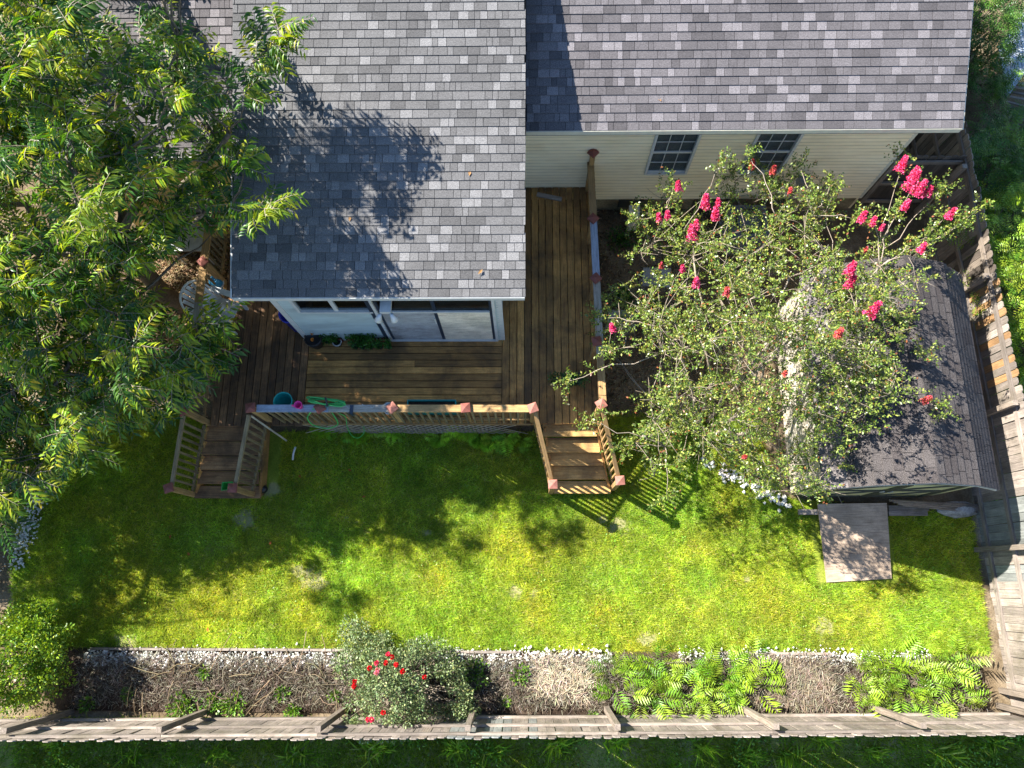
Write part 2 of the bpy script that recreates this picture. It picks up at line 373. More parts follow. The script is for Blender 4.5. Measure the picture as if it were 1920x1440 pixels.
# ================================================================== GROUND
def sheet(name, pts, z, mat):
    o = add(name, mesh_py(name, [(x, y, z) for x, y in pts], [tuple(range(len(pts)))], mat)); o['kind'] = 'structure'; return o
sheet('ground', [(-120,-120),(120,-120),(120,120),(-120,120)], -0.03, M['soil'])
LAWN = [(-9.6,-1.22),(8.5,-1.26),(8.6,1.3),(5.0,1.6),(4.6,3.2),(1.5,3.4),(1.4,2.9),(-6.2,2.9),(-7.2,3.4),(-9.0,3.0),(-10.2,1.2)]
def patches(x, y):
    d = np.ones_like(x)
    for u, v, r in [(458,975,.22),(585,1088,.28),(560,1070,.15),(965,1112,.15),(1160,988,.18),(1130,975,.1),(1543,1180,.2),(1215,1200,.16),(1000,1110,.1),(280,1230,.2),(230,1200,.2),(650,970,.05),(510,920,.15),(1230,1230,.2),(800,1000,.1),(1640,1230,.12),(1870,1230,.22),(1400,1085,.08),(20,1010,.35)]:
        p = at(u, v, 0); q = np.hypot(x-p.x, (y-p.y)*1.15) + (vnoise(x,y,9,4)-.5)*.25*r/.2; d = np.minimum(d, np.clip(q/r - .25, .22, 1))
    return d
xs = np.arange(-10.2, 8.62, .05); ys = np.arange(-1.27, 3.42, .05); LX, LY = np.meshgrid(xs, ys); nx = len(xs)
ins = inpoly(LX.ravel(), LY.ravel(), LAWN).reshape(LX.shape); q_ = ins[:-1,:-1] & ins[1:,1:] & ins[1:,:-1] & ins[:-1,1:]
i = (np.arange(len(ys)-1)[:,None]*nx + np.arange(nx-1)[None])[q_]
pc = 1 - patches(LX.ravel(), LY.ravel())
o = add('lawn', mesh_np('lawn', np.stack([LX.ravel(), LY.ravel(), np.full(LX.size, -.005)], 1), np.stack([i, i+1, i+nx+1, i+nx], 1), M['lawn'], np.stack([pc]*3, 1))); o['kind'] = 'structure'
sheet('back_lane', [(-14,-9),(14,-9),(14,-2.5),(-14,-2.5)], -0.012, M['lane'])
# mulch bed, a slightly heaped sheet
def heaped(name, x0, x1, y0, y1, h, mat, res=.08):
    xs = np.arange(x0, x1, res); ys = np.linspace(y0, y1, max(3, int((y1-y0)/res)))
    X, Y = np.meshgrid(xs, ys); e = np.clip(np.minimum((Y-y0), (y1-Y))/.15, 0, 1)
    Z = .002 + e*h*(.35 + .4*vnoise(X, Y, 2.1) + .35*vnoise(X, Y, 9, 3))
    V = np.stack([X.ravel(), Y.ravel(), Z.ravel()], 1); nx = len(xs); ny = len(ys)
    i = (np.arange(ny-1)[:, None]*nx + np.arange(nx-1)[None]).ravel()
    o = add(name, mesh_np(name, V, np.stack([i, i+1, i+nx+1, i+nx], 1), mat, smooth=True)); o['kind'] = 'structure'; return o
heaped('garden_bed', -8.6, 8.3, -2.32, -1.24, .06, M['mulch'])
heaped('side_soil', 1.42, 5.4, 3.2, 7.8, .05, M['soil'], .1)

# ================================================================== HOUSE
house = thing('house', (1.4, 7.9, 0), 'house with grey shingled roofs and cream siding behind the deck', 'house')
def plane_pt(P, x, s):   # P = (Y0, Z0, pitch)
    return Vector((x, P[0] + s*math.cos(P[2]), P[1] + s*math.sin(P[2])))
PW = (4.35, 3.50, R(14.8)); PR = (7.38, 3.50, R(23.3)); PL = (6.98, 3.42, R(20))
def roof_slab(name, P, x0, x1, smax, th=.14):
    mb = MB(); n = Vector((0, -math.sin(P[2]), math.cos(P[2])))
    a, b_ = plane_pt(P, x0, 0), plane_pt(P, x1, 0); c, d = plane_pt(P, x1, smax), plane_pt(P, x0, smax)
    lo = [p - Vector((0, 0, th)) for p in (a, b_, c, d)]
    mb.add([a, b_, c, d] + lo, [(0,1,2,3),(7,6,5,4),(0,4,5,1),(1,5,6,2),(2,6,7,3),(3,7,4,0)])
    # far slope beyond the ridge
    e, f = Vector((x1, 2*c.y - P[0], P[1])), Vector((x0, 2*c.y - P[0], P[1]))
    mb.add([d, c, e, f], [(0,1,2,3)]); mb.add([a - Vector((0,0,th)), d, f], [(0,1,2)]); mb.add([b_ - Vector((0,0,th)), c, e], [(0,2,1)])
    r = mb.build(name, M['felt'], house); return r
def drip(P, x0, x1, mat):
    a = plane_pt(P, x0, 0) + Vector((0, -.012, -.045)); b_ = plane_pt(P, x1, 0) + Vector((0, -.012, -.045))
    plank('fascia', a, b_, .022, .10, mat, house)
roofW = roof_slab('roof', PW, -4.69, -.012, 8.2); roofW['label'] = 'roof of the projecting room, in front of the main roof'
roofR = roof_slab('roof', PR, .002, 7.34, 3.2, .14)
roofL = roof_slab('roof', PL, -8.3, -4.71, 5.3, .14)
drip(PW, -4.69, -.01, M['trim']); drip(PR, .012, 7.34, M['trim_r']); drip(PL, -8.3, -4.72, M['trim'])
def rake(P, x, smax, mat):
    plank('rake_board', plane_pt(P, x, 0) + Vector((0,0,-.06)), plane_pt(P, x, smax) + Vector((0,0,-.06)), .03, .10, mat, house)
rake(PR, 7.357, 3.2, M['trim_r']); rake(PW, -4.707, 2.4, M['trim']) ; 
# shingles
EXPO = .143
_tab = {}
def tabverts(w_):
    g = .007; x0, x1 = g/2, w_ - g/2; d = EXPO + .012
    return [(x0,0,.002),(x1,0,.002),(x1,d,.001),(x0,d,.001),(x0,0,.019),(x1,0,.019),(x1,d,.005),(x0,d,.005)]
TF = [(4,5,6,7),(0,1,5,4),(1,2,6,5),(3,0,4,7)]
def tabmesh(w_, mat):
    k = (round(w_, 2), mat.name)
    if k not in _tab: _tab[k] = mesh_py('shingle', tabverts(w_), TF, mat)
    return _tab[k]
tabs = []
def gen_tabs(P, x0, x1, smax, root, mats, wt):
    rows = int(smax/EXPO)
    for r_ in range(rows):
        x = x0 - random.uniform(0, .2); s = r_*EXPO + .0; last = None
        wob = random.uniform(-.004, .004)
        while x < x1 - .02:
            w_ = random.choice([.09, .12, .14, .17, .2, .2, .23, .26, .3, .34])
            mt = random.choices(mats, wt)[0]
            if mt is mats[5] and w_ > .2: w_ = random.choice([.12, .14, .17, .2])
            a = max(x, x0); b_ = min(x + w_, x1)
            if b_ - a > .03:
                p = plane_pt(P, a, s + wob); tabs.append((p, round(b_ - a, 2), mt, P, root))
            x += w_
WT = [.62, .17, .21]
WT = [.26, .18, .14, .08, .18, .17]
gen_tabs(PW, -4.70, .004, 8.15, roofW, SHW, WT)
gen_tabs(PR, .012, 7.355, 3.2, roofR, SHR, [.24, .2, .12, .14, .12, .18])
gen_tabs(PL, -8.3, -4.715, 5.2, roofL, SHR, WT)
def inview(p, mg=0):
    u, v = proj(p); return -mg < u < 1920+mg and -mg < v < 1440+mg
def pick(tbs, k):
    t2 = sorted(range(len(tbs)), key=lambda i: (not inview(tbs[i][0]), (tbs[i][0] - Vector((0,0,H))).length - 4*tbs[i][1]))
    return set(t2[:k])
for root in (roofW, roofR, roofL):
    tb = [t for t in tabs if t[4] is root]; near = pick(tb, 190 if root is roofW else (100 if root is roofR else 10))
    V, Fs, mi = [], [], []; mats = []
    for i, (p, w_, mt, P, _) in enumerate(tb):
        m = Matrix.Translation(p) @ Matrix.Rotation(P[2], 4, 'X')
        if i in near: add('shingle', tabmesh(w_, mt), root, m); continue
        if mt not in mats: mats.append(mt)
        b = len(V); V += [m @ Vector(v) for v in tabverts(w_)]; Fs += [tuple(j + b for j in f) for f in TF]; mi += [mats.index(mt)]*4
    me = mesh_py('shingle_field', V, Fs)
    for mt in mats: me.materials.append(mt)
    me.polygons.foreach_set('material_index', np.array(mi, dtype=np.int32))
    o = add('shingle_field', me, root); o['kind'] = 'stuff'

def siding(x0, x1, z0, z1, Y, mat, holes=(), lap=.105, nm='siding'):
    mb = MB(); z = z0
    while z < z1 - .01:
        zt = min(z + lap, z1); segs = [(x0, x1)]
        for hx0, hx1, hz0, hz1 in holes:
            if zt > hz0 + .01 and z < hz1 - .01:
                ns = []
                for a, b_ in segs:
                    if hx0 > a: ns.append((a, min(b_, hx0)))
                    if hx1 < b_: ns.append((max(a, hx1), b_))
                segs = [s for s in ns if s[1] > s[0] + .001]
        for a, b_ in segs:
            mb.add([(a,Y-.034,z),(b_,Y-.034,z),(b_,Y-.024,zt-.026),(a,Y-.024,zt-.026),(a,Y+.01,z),(b_,Y+.01,z),(b_,Y-.004,zt),(a,Y-.004,zt)], [(0,1,2,3),(4,5,1,0),(3,2,6,7)])
        z = zt
    o = mb.build(nm, mat, house); o['kind'] = 'stuff'; o.data.materials.append(M['groove_shade_r'] if mat is M['sid_r'] else M['groove_shade_l'])
    for k_, pg in enumerate(o.data.polygons): pg.material_index = 1 if k_ % 3 == 2 else 0  # groove face of every lap takes the painted shadow colour
    return o
YR = 7.83; zb = aty(1150, 371, YR).z
wa = aty(1213, 320, YR); wb = aty(1283, 320, YR); wc = aty(1382, 330, YR)
ww = wb.x - wa.x
def hung_window(x0, x1, z0, z1, Y):
    wn = MB().box((x0-.05,Y-.065,z0-.05),(x0,Y+.02,z1+.05)).box((x1,Y-.065,z0-.05),(x1+.05,Y+.02,z1+.05)).box((x0,Y-.065,z1),(x1,Y+.02,z1+.05)).box((x0,Y-.075,z0-.05),(x1,Y+.02,z0)).build('window', M['trim'], house)
    zm = (z0+z1)/2
    for za_, zc_ in ((zm-.025,zm+.025),(z0+.003,z0+.03),(z1-.03,z1-.003)): MB().box((x0+.003,Y-.035,za_),(x1-.003,Y-.005,zc_)).build('sash_rail', M['trim'], wn)
    for za, zc in ((z0+.03, zm-.025), (zm+.025, z1-.03)):
        for k in (1, 2):
            x = x0 + (x1-x0)*k/3; plank('muntin', (x,Y-.02,za), (x,Y-.02,zc), .012, .014, M['trim'], wn)
        plank('muntin', (x0+.01,Y-.024,(za+zc)/2), (x1-.01,Y-.024,(za+zc)/2), .012, .014, M['trim'], wn)
        MB().box((x0+.004,Y-.012,za),(x1-.004,Y-.008,zc)).build('pane', M['glass_dark'], wn)
    bl = MB(); z = z0 + .02
    while z < z1: bl.box((x0+.01,Y+.012,z),(x1-.01,Y+.02,z+.016)); z += .036
    b_ = bl.build('blind', M['blind'], wn)
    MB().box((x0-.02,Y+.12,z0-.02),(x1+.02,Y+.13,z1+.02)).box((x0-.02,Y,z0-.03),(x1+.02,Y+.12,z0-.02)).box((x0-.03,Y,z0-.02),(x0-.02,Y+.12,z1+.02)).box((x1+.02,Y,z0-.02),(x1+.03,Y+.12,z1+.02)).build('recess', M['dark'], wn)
z0w = wa.z; z1w = z0w + 1.32
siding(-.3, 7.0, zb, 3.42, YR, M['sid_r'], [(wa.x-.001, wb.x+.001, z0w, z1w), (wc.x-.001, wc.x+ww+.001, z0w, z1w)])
hung_window(wa.x, wb.x, z0w, z1w, YR); hung_window(wc.x, wc.x+ww, z0w, z1w, YR)
plank('corner_trim', (7.03, YR-.01, zb-.02), (7.03, YR-.01, 3.42), .09, .03, M['trim_r'], house, up=(0,1,0))
MB().box((7.02, YR+.02, 0), (7.06, 13, 3.42)).build('wall', M['sid_r'], house)
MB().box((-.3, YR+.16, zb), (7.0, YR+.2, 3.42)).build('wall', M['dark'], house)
MB().box((-.3, YR+.03, -.1), (7.02, YR+.15, zb-.003)).build('foundation', M['found'], house)
for x0_, x1_ in ((2.0, 2.75), (3.6, 4.4), (5.0, 5.6)): MB().box((x0_, YR+.005, .12), (x1_, YR+.03, zb-.12)).build('crawl_vent', M['shed_trim'], house)
MB().box((-.3, 7.42, 3.36), (7.3, YR+.05, 3.38)).build('soffit', M['trim_r'], house)
# projecting room
YW = 4.52; XL, XR_ = -4.196, -.464
wl = aty(560, 582, YW); wr = aty(706, 582, YW); dl = aty(738, 636, YW); dr = aty(930, 636, YW)
zs = wl.z
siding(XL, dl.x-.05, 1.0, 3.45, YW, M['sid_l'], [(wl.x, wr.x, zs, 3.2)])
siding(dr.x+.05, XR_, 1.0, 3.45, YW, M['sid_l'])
plank('corner_trim', (XL-.012, YW-.012, 1.0), (XL-.012, YW-.012, 3.45), .1, .06, M['trim'], house, up=(0,1,0))
plank('corner_trim', (XR_+.02, YW-.0, 1.0), (XR_+.02, YW-.0, 3.45), .1, .06, M['trim'], house, up=(0,1,0))
MB().box((XL-.02, YW+.03, 0), (XL, 7.2, 3.45)).build('wall', M['sid_l'], house)
MB().box((XR_+.0, YW+.03, 0), (XR_+.02, 7.8, 3.45)).build('wall', M['sid_l'], house)
MB().box((-8.2, 7.2, 0), (XL-.021, 7.25, 3.4)).build('wall', M['yellow'], house)
MB().box((-8.22, 7.2, 0), (-8.2, 12, 3.4)).build('wall', M['yellow'], house)
# slider window of the room
wn = MB().box((wl.x, YW-.05, zs), (wl.x+.05, YW+.02, 3.2)).box((wr.x-.05, YW-.05, zs), (wr.x, YW+.02, 3.2)).box((wl.x+.05, YW-.06, zs), (wr.x-.05, YW+.02, zs+.05)).build('window', M['trim'], house)
xm = (wl.x+wr.x)/2
MB().box((xm-.035, YW-.035, zs+.05), (xm+.035, YW+.01, 3.2)).build('sash', M['trim'], wn)
MB().box((wl.x+.05, YW-.012, zs+.05), (xm-.035, YW-.008, 3.2)).build('pane', M['glass_dark'], wn)
MB().box((xm+.035, YW-.012, zs+.05), (wr.x-.05, YW-.008, 3.2)).build('pane', M['glass_dark'], wn)
# room behind the glass: floor, back wall, dark ceiling
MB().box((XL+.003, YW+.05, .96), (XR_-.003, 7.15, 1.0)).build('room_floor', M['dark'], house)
MB().box((dl.x-.02, YW+.03, 1.001), (dr.x+.02, 6.6, 1.03)).build('inner_floor', M['pale_floor'], house)  # brightness of the floor behind the glass is put into its pale colour
MB().box((XL, 7.15, 1.0), (XR_, 7.18, 3.4)).build('room_wall', M['room'], house)
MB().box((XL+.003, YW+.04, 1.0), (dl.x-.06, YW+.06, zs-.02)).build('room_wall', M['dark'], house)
# sliding glass door
dz0, dz1 = 1.03, 3.15; dm = (dl.x+dr.x)/2 + .0
door = MB().box((dl.x-.05,YW-.06,1.0),(dl.x,YW+.04,dz1)).box((dr.x,YW-.06,1.0),(dr.x+.05,YW+.04,dz1)).box((dl.x,YW-.06,1.0),(dr.x,YW+.04,dz0+.01)).build('sliding_door', M['trim'], house)
MB().box((dl.x+.003,YW-.03,dz0+.012),(dl.x+.05,YW+.01,dz1)).box((dm-.03,YW-.03,dz0+.012),(dm+.03,YW+.01,dz1)).box((dr.x-.05,YW-.03,dz0+.012),(dr.x-.003,YW+.01,dz1)).build('door_frame', M['frame_dark'], door)
MB().box((dl.x+.05,YW-.012,dz0+.012),(dm-.03,YW-.008,dz1)).build('pane', M['glass'], door)
MB().box((dm+.03,YW-.012,dz0+.012),(dr.x-.05,YW-.008,dz1)).build('pane', M['glass'], door)
MB().box((dm-.05,YW-.055,1.95),(dm-.03,YW-.031,2.2)).build('handle', M['trim'], door)
zr = aty(830, 581, YW).z
plank('door_rail', (dl.x+.05, YW-.035, zr), (dr.x-.05, YW-.035, zr), .03, .05, M['trim'], door)
for xa_, xb_, mt in ((dl.x+.052, dm-.032, M['stand_in_grey']), (dm+.032, dr.x-.052, M['stand_in_pale'])):
    add('stand_in_panel', boxmesh('stand_in_panel', xb_-xa_, .012, zr-.03-dz0-.014, mt), door, Matrix.Translation(((xa_+xb_)/2, YW-.024, (zr-.03+dz0+.014)/2)))  # added pale panels stand in for the bright lower part of the door
plank('door_trim', (dl.x-.09, YW-.04, 1.0), (dl.x-.09, YW-.04, 3.2), .07, .03, M['frame_dark'], house, up=(0,1,0))

# ================================================================== DECK
deck = thing('deck', (-2, 3.5, 0), 'raised wooden deck with railings and two flights of steps', 'deck')
DZ = 1.0
def yboards(x0, x1, y0, y1, mat, pitch=.1455):
    n = round((x1-x0)/pitch); p = (x1-x0)/n
    for i in range(n):
        x = x0 + p*(i+.5); t = random.uniform(-.002, .002)
        plank('deck_board', (x + random.uniform(-.0015,.0015), y0+random.uniform(-.01,.004), DZ-.0175+t), (x, y1, DZ-.0175+t), p-.014, .035, mat if not callable(mat) else mat(i), deck)
yboards(-.447, 1.40, 2.84, 7.80, M['deck'])
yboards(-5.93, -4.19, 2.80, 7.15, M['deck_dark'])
n = 12
for i in range(n):
    p = (4.50-2.84)/n; y = 2.84 + p*(i+.5)
    br = random.choice([None, None, random.uniform(-3, -1.5)])
    if br is None: plank('deck_board', (-4.183, y, DZ-.0175), (-.452, y, DZ-.0175), p-.014, .035, M['deck'], deck)
    else:
        plank('deck_board', (-4.183, y, DZ-.0175), (br, y, DZ-.0175), p-.014, .035, M['deck'], deck); plank('deck_board', (br+.004, y, DZ-.0175), (-.452, y, DZ-.0175), p-.014, .035, M['deck'], deck)
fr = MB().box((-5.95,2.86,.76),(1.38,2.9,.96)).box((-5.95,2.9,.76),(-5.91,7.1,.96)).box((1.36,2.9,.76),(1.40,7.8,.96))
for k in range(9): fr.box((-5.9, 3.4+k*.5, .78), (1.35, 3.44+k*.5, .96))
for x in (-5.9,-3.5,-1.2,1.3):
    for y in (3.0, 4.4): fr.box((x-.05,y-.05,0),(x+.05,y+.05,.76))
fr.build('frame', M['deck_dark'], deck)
RZ = 1.94
def cap(x, y, z, rot, par, mat):
    r_ = .082; V = [(-r_,-r_,0),(r_,-r_,0),(r_,r_,0),(-r_,r_,0),(-r_,-r_,.035),(r_,-r_,.035),(r_,r_,.035),(-r_,r_,.035),(0,0,.075)]
    me = _box.get(('cap', mat.name)) or mesh_py('post_cap', V, [(0,3,2,1),(0,1,5,4),(1,2,6,5),(2,3,7,6),(3,0,4,7),(4,5,8),(5,6,8),(6,7,8),(7,4,8)], mat)
    _box[('cap', mat.name)] = me
    add('post_cap', me, par, Matrix.Translation((x, y, z)) @ Matrix.Rotation(R(rot), 4, 'Z'))
def postat(x, y, z0, z1, par, capm, rot=0, w_=.09, mat=None):
    plank('post', (x, y, z0), (x, y, z1), w_, w_, mat or M['rail'], par, up=(0,1,0)); cap(x, y, z1+.001, rot, par, capm)
# front railing
YF = 2.905
rl = MB().box((-4.6, YF-.02, 1.06), (.1, YF+.02, 1.11)).build('railing', M['rail'], deck)
for a, b_, mt in ((-4.72, -3.45, M['rail_blue']), (-3.447, -2.35, M['rail_pale']), (-2.347, -1.0, M['rail']), (-.997, .12, M['rail'])):
    plank('rail_cap', (a, YF, RZ-.015), (b_, YF, RZ-.015), .13, .035, mt, rl)
for px_, rot, mt in ((470, 8, M['cap']), (600, 35, M['cap']), (735, 40, M['cap2']), (873, 6, M['cap']), (999, 20, M['cap2'])):
    p = at(px_, 764, RZ+.03); postat(p.x, YF, .9, RZ+.02, rl, mt, rot, .088)
x = -4.52
while x < .05:
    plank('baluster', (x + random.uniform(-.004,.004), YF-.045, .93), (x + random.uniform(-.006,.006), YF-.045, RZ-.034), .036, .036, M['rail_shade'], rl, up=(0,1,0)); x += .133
# lattice under the deck edge
lt = MB()
for s in (-1, 1):
    x = -4.4
    while x < .95:
        xa, xb = x, x + s*.88
        a = Vector((xa, 2.845 + .006*s, .05)); b_ = Vector((xb, 2.845 + .006*s, .93))
        if -4.4 < xb < .1 and xa < .1: lt.bar(a, b_, .03, .007, up=(0,-1,0))
        x += .165
o = lt.build('lattice_skirt', M['rail_pale'], deck); o['kind'] = 'stuff'
plank('skirt_board', (-4.5, 2.83, .965), (.1, 2.83, .965), .02, .05, M['rail'], deck)
# left railing
rl = MB().box((-6.05, 2.9, 1.06), (-6.01, 7.1, 1.11)).build('railing', M['rail'], deck)
for a, b_ in ((2.83, 4.9), (4.903, 7.15)): plank('rail_cap', (-6.0, a, RZ-.015), (-6.0, b_, RZ-.015), .14, .035, M['rail_pale'] if a < 4 else M['rail'], rl)
for y, r_ in ((2.86, 30), (4.3, 10), (5.7, 45), (7.1, 0)): postat(-6.0, y, .3, RZ+.02, rl, M['cap'], r_)
y = 3.0
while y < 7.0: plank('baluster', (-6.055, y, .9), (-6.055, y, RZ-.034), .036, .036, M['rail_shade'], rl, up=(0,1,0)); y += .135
# right railing
rl = MB().box((1.36, 2.95, 1.06), (1.40, 7.75, 1.11)).build('railing', M['rail'], deck)
xr = lambda y: 1.35 - (y-3)*.02
for a, b_, mt in ((2.88, 3.9, M['rail']), (3.903, 5.35, M['rail_pale']), (5.353, 6.55, M['rail_blue']), (6.553, 7.78, M['rail'])): plank('rail_cap', (xr(a), a, RZ-.015), (xr(b_), b_, RZ-.015), .13, .035, mt, rl)
for px_, py_, r_, mt in ((1127, 758, 30, M['cap2']), (1119, 640, 12, M['cap']), (1117, 522, 40, M['cap']), (1112, 410, 45, M['cap'])):
    p = at(px_, py_, RZ+.03); postat(p.x-.0, p.y, .0, RZ+.02, rl, mt, r_)
postat(1.27, 7.74, .0, RZ+.35, rl, M['cap'], 45)
y = 3.1
while y < 7.7: plank('baluster', (xr(y)+.055, y, .9), (xr(y)+.055, y, RZ-.034), .036, .036, M['rail'], rl, up=(0,1,0)); y += .135
# stairs
def stairs(fy, xl, xr2, rails, mat, railmat, newels, wide=.0):
    zs_ = [.835, .67, .50, .335, .17]
    st = MB(); pL = [at(xl[i], fy[i], zs_[i]) for i in range(5)]; pR = [at(xr2[i], fy[i], zs_[i]) for i in range(5)]
    for P_ in (pL, pR):
        s_ = .02 if P_ is pL else -.02
        a = Vector((P_[0].x + s_, 2.84, .9)); b_ = Vector((P_[4].x + s_, P_[4].y-.02, .02)); st.bar(a + Vector((0,0,-.12)), b_ + Vector((0,.1,0)), .04, .24)
        if P_ is pL: root = st.build('staircase', mat, deck); st = MB()
        else: st.build('stringer', mat, root)
    for i in range(5):
        a, b_ = pL[i], pR[i]; d = .24
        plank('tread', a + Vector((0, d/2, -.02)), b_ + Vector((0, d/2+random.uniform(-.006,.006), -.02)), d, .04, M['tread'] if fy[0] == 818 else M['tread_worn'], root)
        yb = a.y + d - .01
        if i < 4: plank('riser', (pL[i].x+.02, pL[i].y + d + .012, zs_[i]+.045), (pR[i].x-.02, pR[i].y + d + .012, zs_[i]+.045), .02, .08, M['deck_dark'], root)
    for (a, b_), cm, (nx, ny) in zip(rails, newels, [(0,0),(0,0)]):
        plank('handrail', a, b_ , .07, .036, railmat, root)
        d = b_ - a; k = int(d.length/.135)
        for j in range(1, k):
            p = a + d*(j/k); lo = Vector((p.x, p.y, max(.05, p.z-.92))); plank('baluster', lo, p - Vector((0,0,.02)), .036, .036, railmat, root, up=(0,1,0))
        plank('bottom_rail', a - Vector((0,0,.84)), b_ - Vector((0,0,.84)), .036, .06, railmat, root)
        q = b_ + (b_-a).normalized()*.05; q.z = 0
        postat(q.x, q.y, 0, b_.z+.06, root, cm[0], cm[1])
    return root
s1 = stairs([818,848,873,899,925], [1018,1024,1029,1034,1039], [1119,1125,1131,1138,1145],
       [(at(1002,768,1.9), at(1035,905,1.08)), (at(1130,770,1.9), at(1160,898,1.08))], M['deck'], M['rail'], [(M['cap2'], 2), (M['cap2'], 5)])
s1['label'] = 'right flight of steps, sunlit'
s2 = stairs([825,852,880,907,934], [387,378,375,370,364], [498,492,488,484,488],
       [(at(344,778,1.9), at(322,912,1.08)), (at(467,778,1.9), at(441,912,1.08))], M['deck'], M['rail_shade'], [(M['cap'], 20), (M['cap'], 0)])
s2['label'] = 'left flight of steps, worn and uneven'

# ================================================================== FENCES
def picket_mesh(h, w_, mat):
    k = ('picket', round(h, 2), round(w_, 3), mat.name)
    if k not in _box:
        t = .016; c = .03; pr = [(-w_/2,0),(w_/2,0),(w_/2,h-c),(w_/2-c,h),(-w_/2+c,h),(-w_/2,h-c)]
        V = [(z - h/2, x, -t/2) for x, z in pr] + [(z - h/2, x, t/2) for x, z in pr]
        _box[k] = mesh_py('picket', V, [(0,1,2,3,4,5),(11,10,9,8,7,6)] + [(i,i+6,(i+1)%6+6,(i+1)%6) for i in range(6)], mat)
    return _box[k]
def picket(p, nrm_, h, w_, mat, par):
    up = Vector((random.uniform(-.008,.008), random.uniform(-.008,.008), 1)).normalized()
    z = Vector(nrm_).normalized(); x = up; y = z.cross(x).normalized(); z = x.cross(y)
    m = Matrix((x, y, z)).transposed().to_4x4(); m.translation = Vector(p) + up*h/2; add('picket', picket_mesh(h, w_, mat), par, m)
fb = thing('fence', (0, -2.35, 0), 'weathered grey picket fence along the back of the garden, bottom of the photo', 'fence')
fy_ = lambda x: -2.30 + .014*(x)
x = -11.0; i = 0
while x < 8.68:
    gz = vnoise(x, 0, .35, 5); mt = M['fence']
    if -1.2 < x < .2: mt = M['fence_teal'] if random.random() < .6 else M['fence']
    elif random.random() < .1: mt = M['post']
    picket((x, fy_(x)-.05 + random.uniform(-.003,.003), .02+random.uniform(-.02,.02)), (0,1,0), 1.83 if random.random() < .5 else 1.85, .138, mt, fb); x += .1445; i += 1
px_s = [-10.7, -8.3, -5.8, -3.3, -.93, 1.46, 3.89, 6.2, 8.5]
for x in px_s: plank('post', (x, fy_(x)+.075, -.02), (x + random.uniform(-.04,.04), fy_(x)+.085, 1.80+random.uniform(-.03,.04)), .09, .09, M['post'], fb, up=(0,1,0))
for z in (.25, .98, 1.66):
    for a, b_ in zip(px_s[:-1], px_s[1:]): plank('rail', (a+.003, fy_(a)-.02, z+random.uniform(-.015,.015)), (b_-.003, fy_(b_)-.02, z+random.uniform(-.015,.015)), .038, .088, M['fence'], fb)
fr_ = thing('fence', (8.62, 2, 0), 'grey picket fence down the right side of the garden beside the shed', 'fence')
fx = lambda y: 8.60 + .012*(3-y) if y < 3 else 8.62 - .018*(y-3)
y = -2.2
while y < 13:
    mt = M['fence']; r_ = random.random()
    if 2.8 < y < 5.4 and r_ < .2: mt = M['fence_new']
    elif -.1 < y < 1.6: mt = M['fence_teal'] if r_ < .7 else M['fence']
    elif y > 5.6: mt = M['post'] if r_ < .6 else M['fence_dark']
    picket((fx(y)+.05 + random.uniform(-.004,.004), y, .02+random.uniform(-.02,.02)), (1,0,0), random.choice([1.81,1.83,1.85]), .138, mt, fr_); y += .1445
py_s = [-1.85, .62, 3.02, 5.45, 7.75, 10.1, 12.5]
for y in py_s: plank('post', (fx(y)-.075, y, 0), (fx(y)-.08, y+random.uniform(-.03,.03), 1.78+random.uniform(-.03,.05)), .09, .09, M['post'], fr_, up=(0,1,0))
for z in (.22, .95, 1.66):
    for a, b_ in zip(py_s[:-1], py_s[1:]): plank('rail', (fx(a)+.02, a+.003, z+random.uniform(-.02,.02)), (fx(b_)+.02, b_-.003, z+random.uniform(-.02,.02)), .038, .088, M['post'] if a > 5 else M['fence'], fr_, up=(0,0,1))
fg = thing('gate_fence', (7.8, 7.9, 0), 'dark short fence panel between the house corner and the right fence', 'fence')
x = 7.14
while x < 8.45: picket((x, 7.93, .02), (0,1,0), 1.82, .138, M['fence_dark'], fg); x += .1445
for z in (.25, .95, 1.7): plank('rail', (7.08, 7.88, z), (8.46, 7.88, z), .04, .09, M['post'], fg)
plank('post', (7.14, 7.83, 0), (7.14, 7.83, 1.82), .09, .09, M['post'], fg, up=(0,1,0))

# ================================================================== SHED
shed = thing('shed', (6.5, 3.4, 0), 'garden shed with dark shingled roof and khaki doors by the right fence', 'shed')
SX0, SX1, SY0, SY1 = 5.02, 7.93, 1.53, 5.42; SE, SK, SR = 1.9, 2.42, 2.74; XM = (SX0+SX1)/2; KX = .62
prof = [(SX0, SE), (SX0+KX, SK), (XM, SR), (SX1-KX, SK), (SX1, SE)]
mb = MB(); th = .05
for (xa, za), (xb, zb_) in zip(prof[:-1], prof[1:]):
    mb.add([(xa,SY0,za),(xb,SY0,zb_),(xb,SY1,zb_),(xa,SY1,za),(xa,SY0,za-th),(xb,SY0,zb_-th),(xb,SY1,zb_-th),(xa,SY1,za-th)], [(0,1,2,3),(7,6,5,4),(0,4,5,1),(2,6,7,3)])
sroof = mb.build('roof', M['felt'], shed)
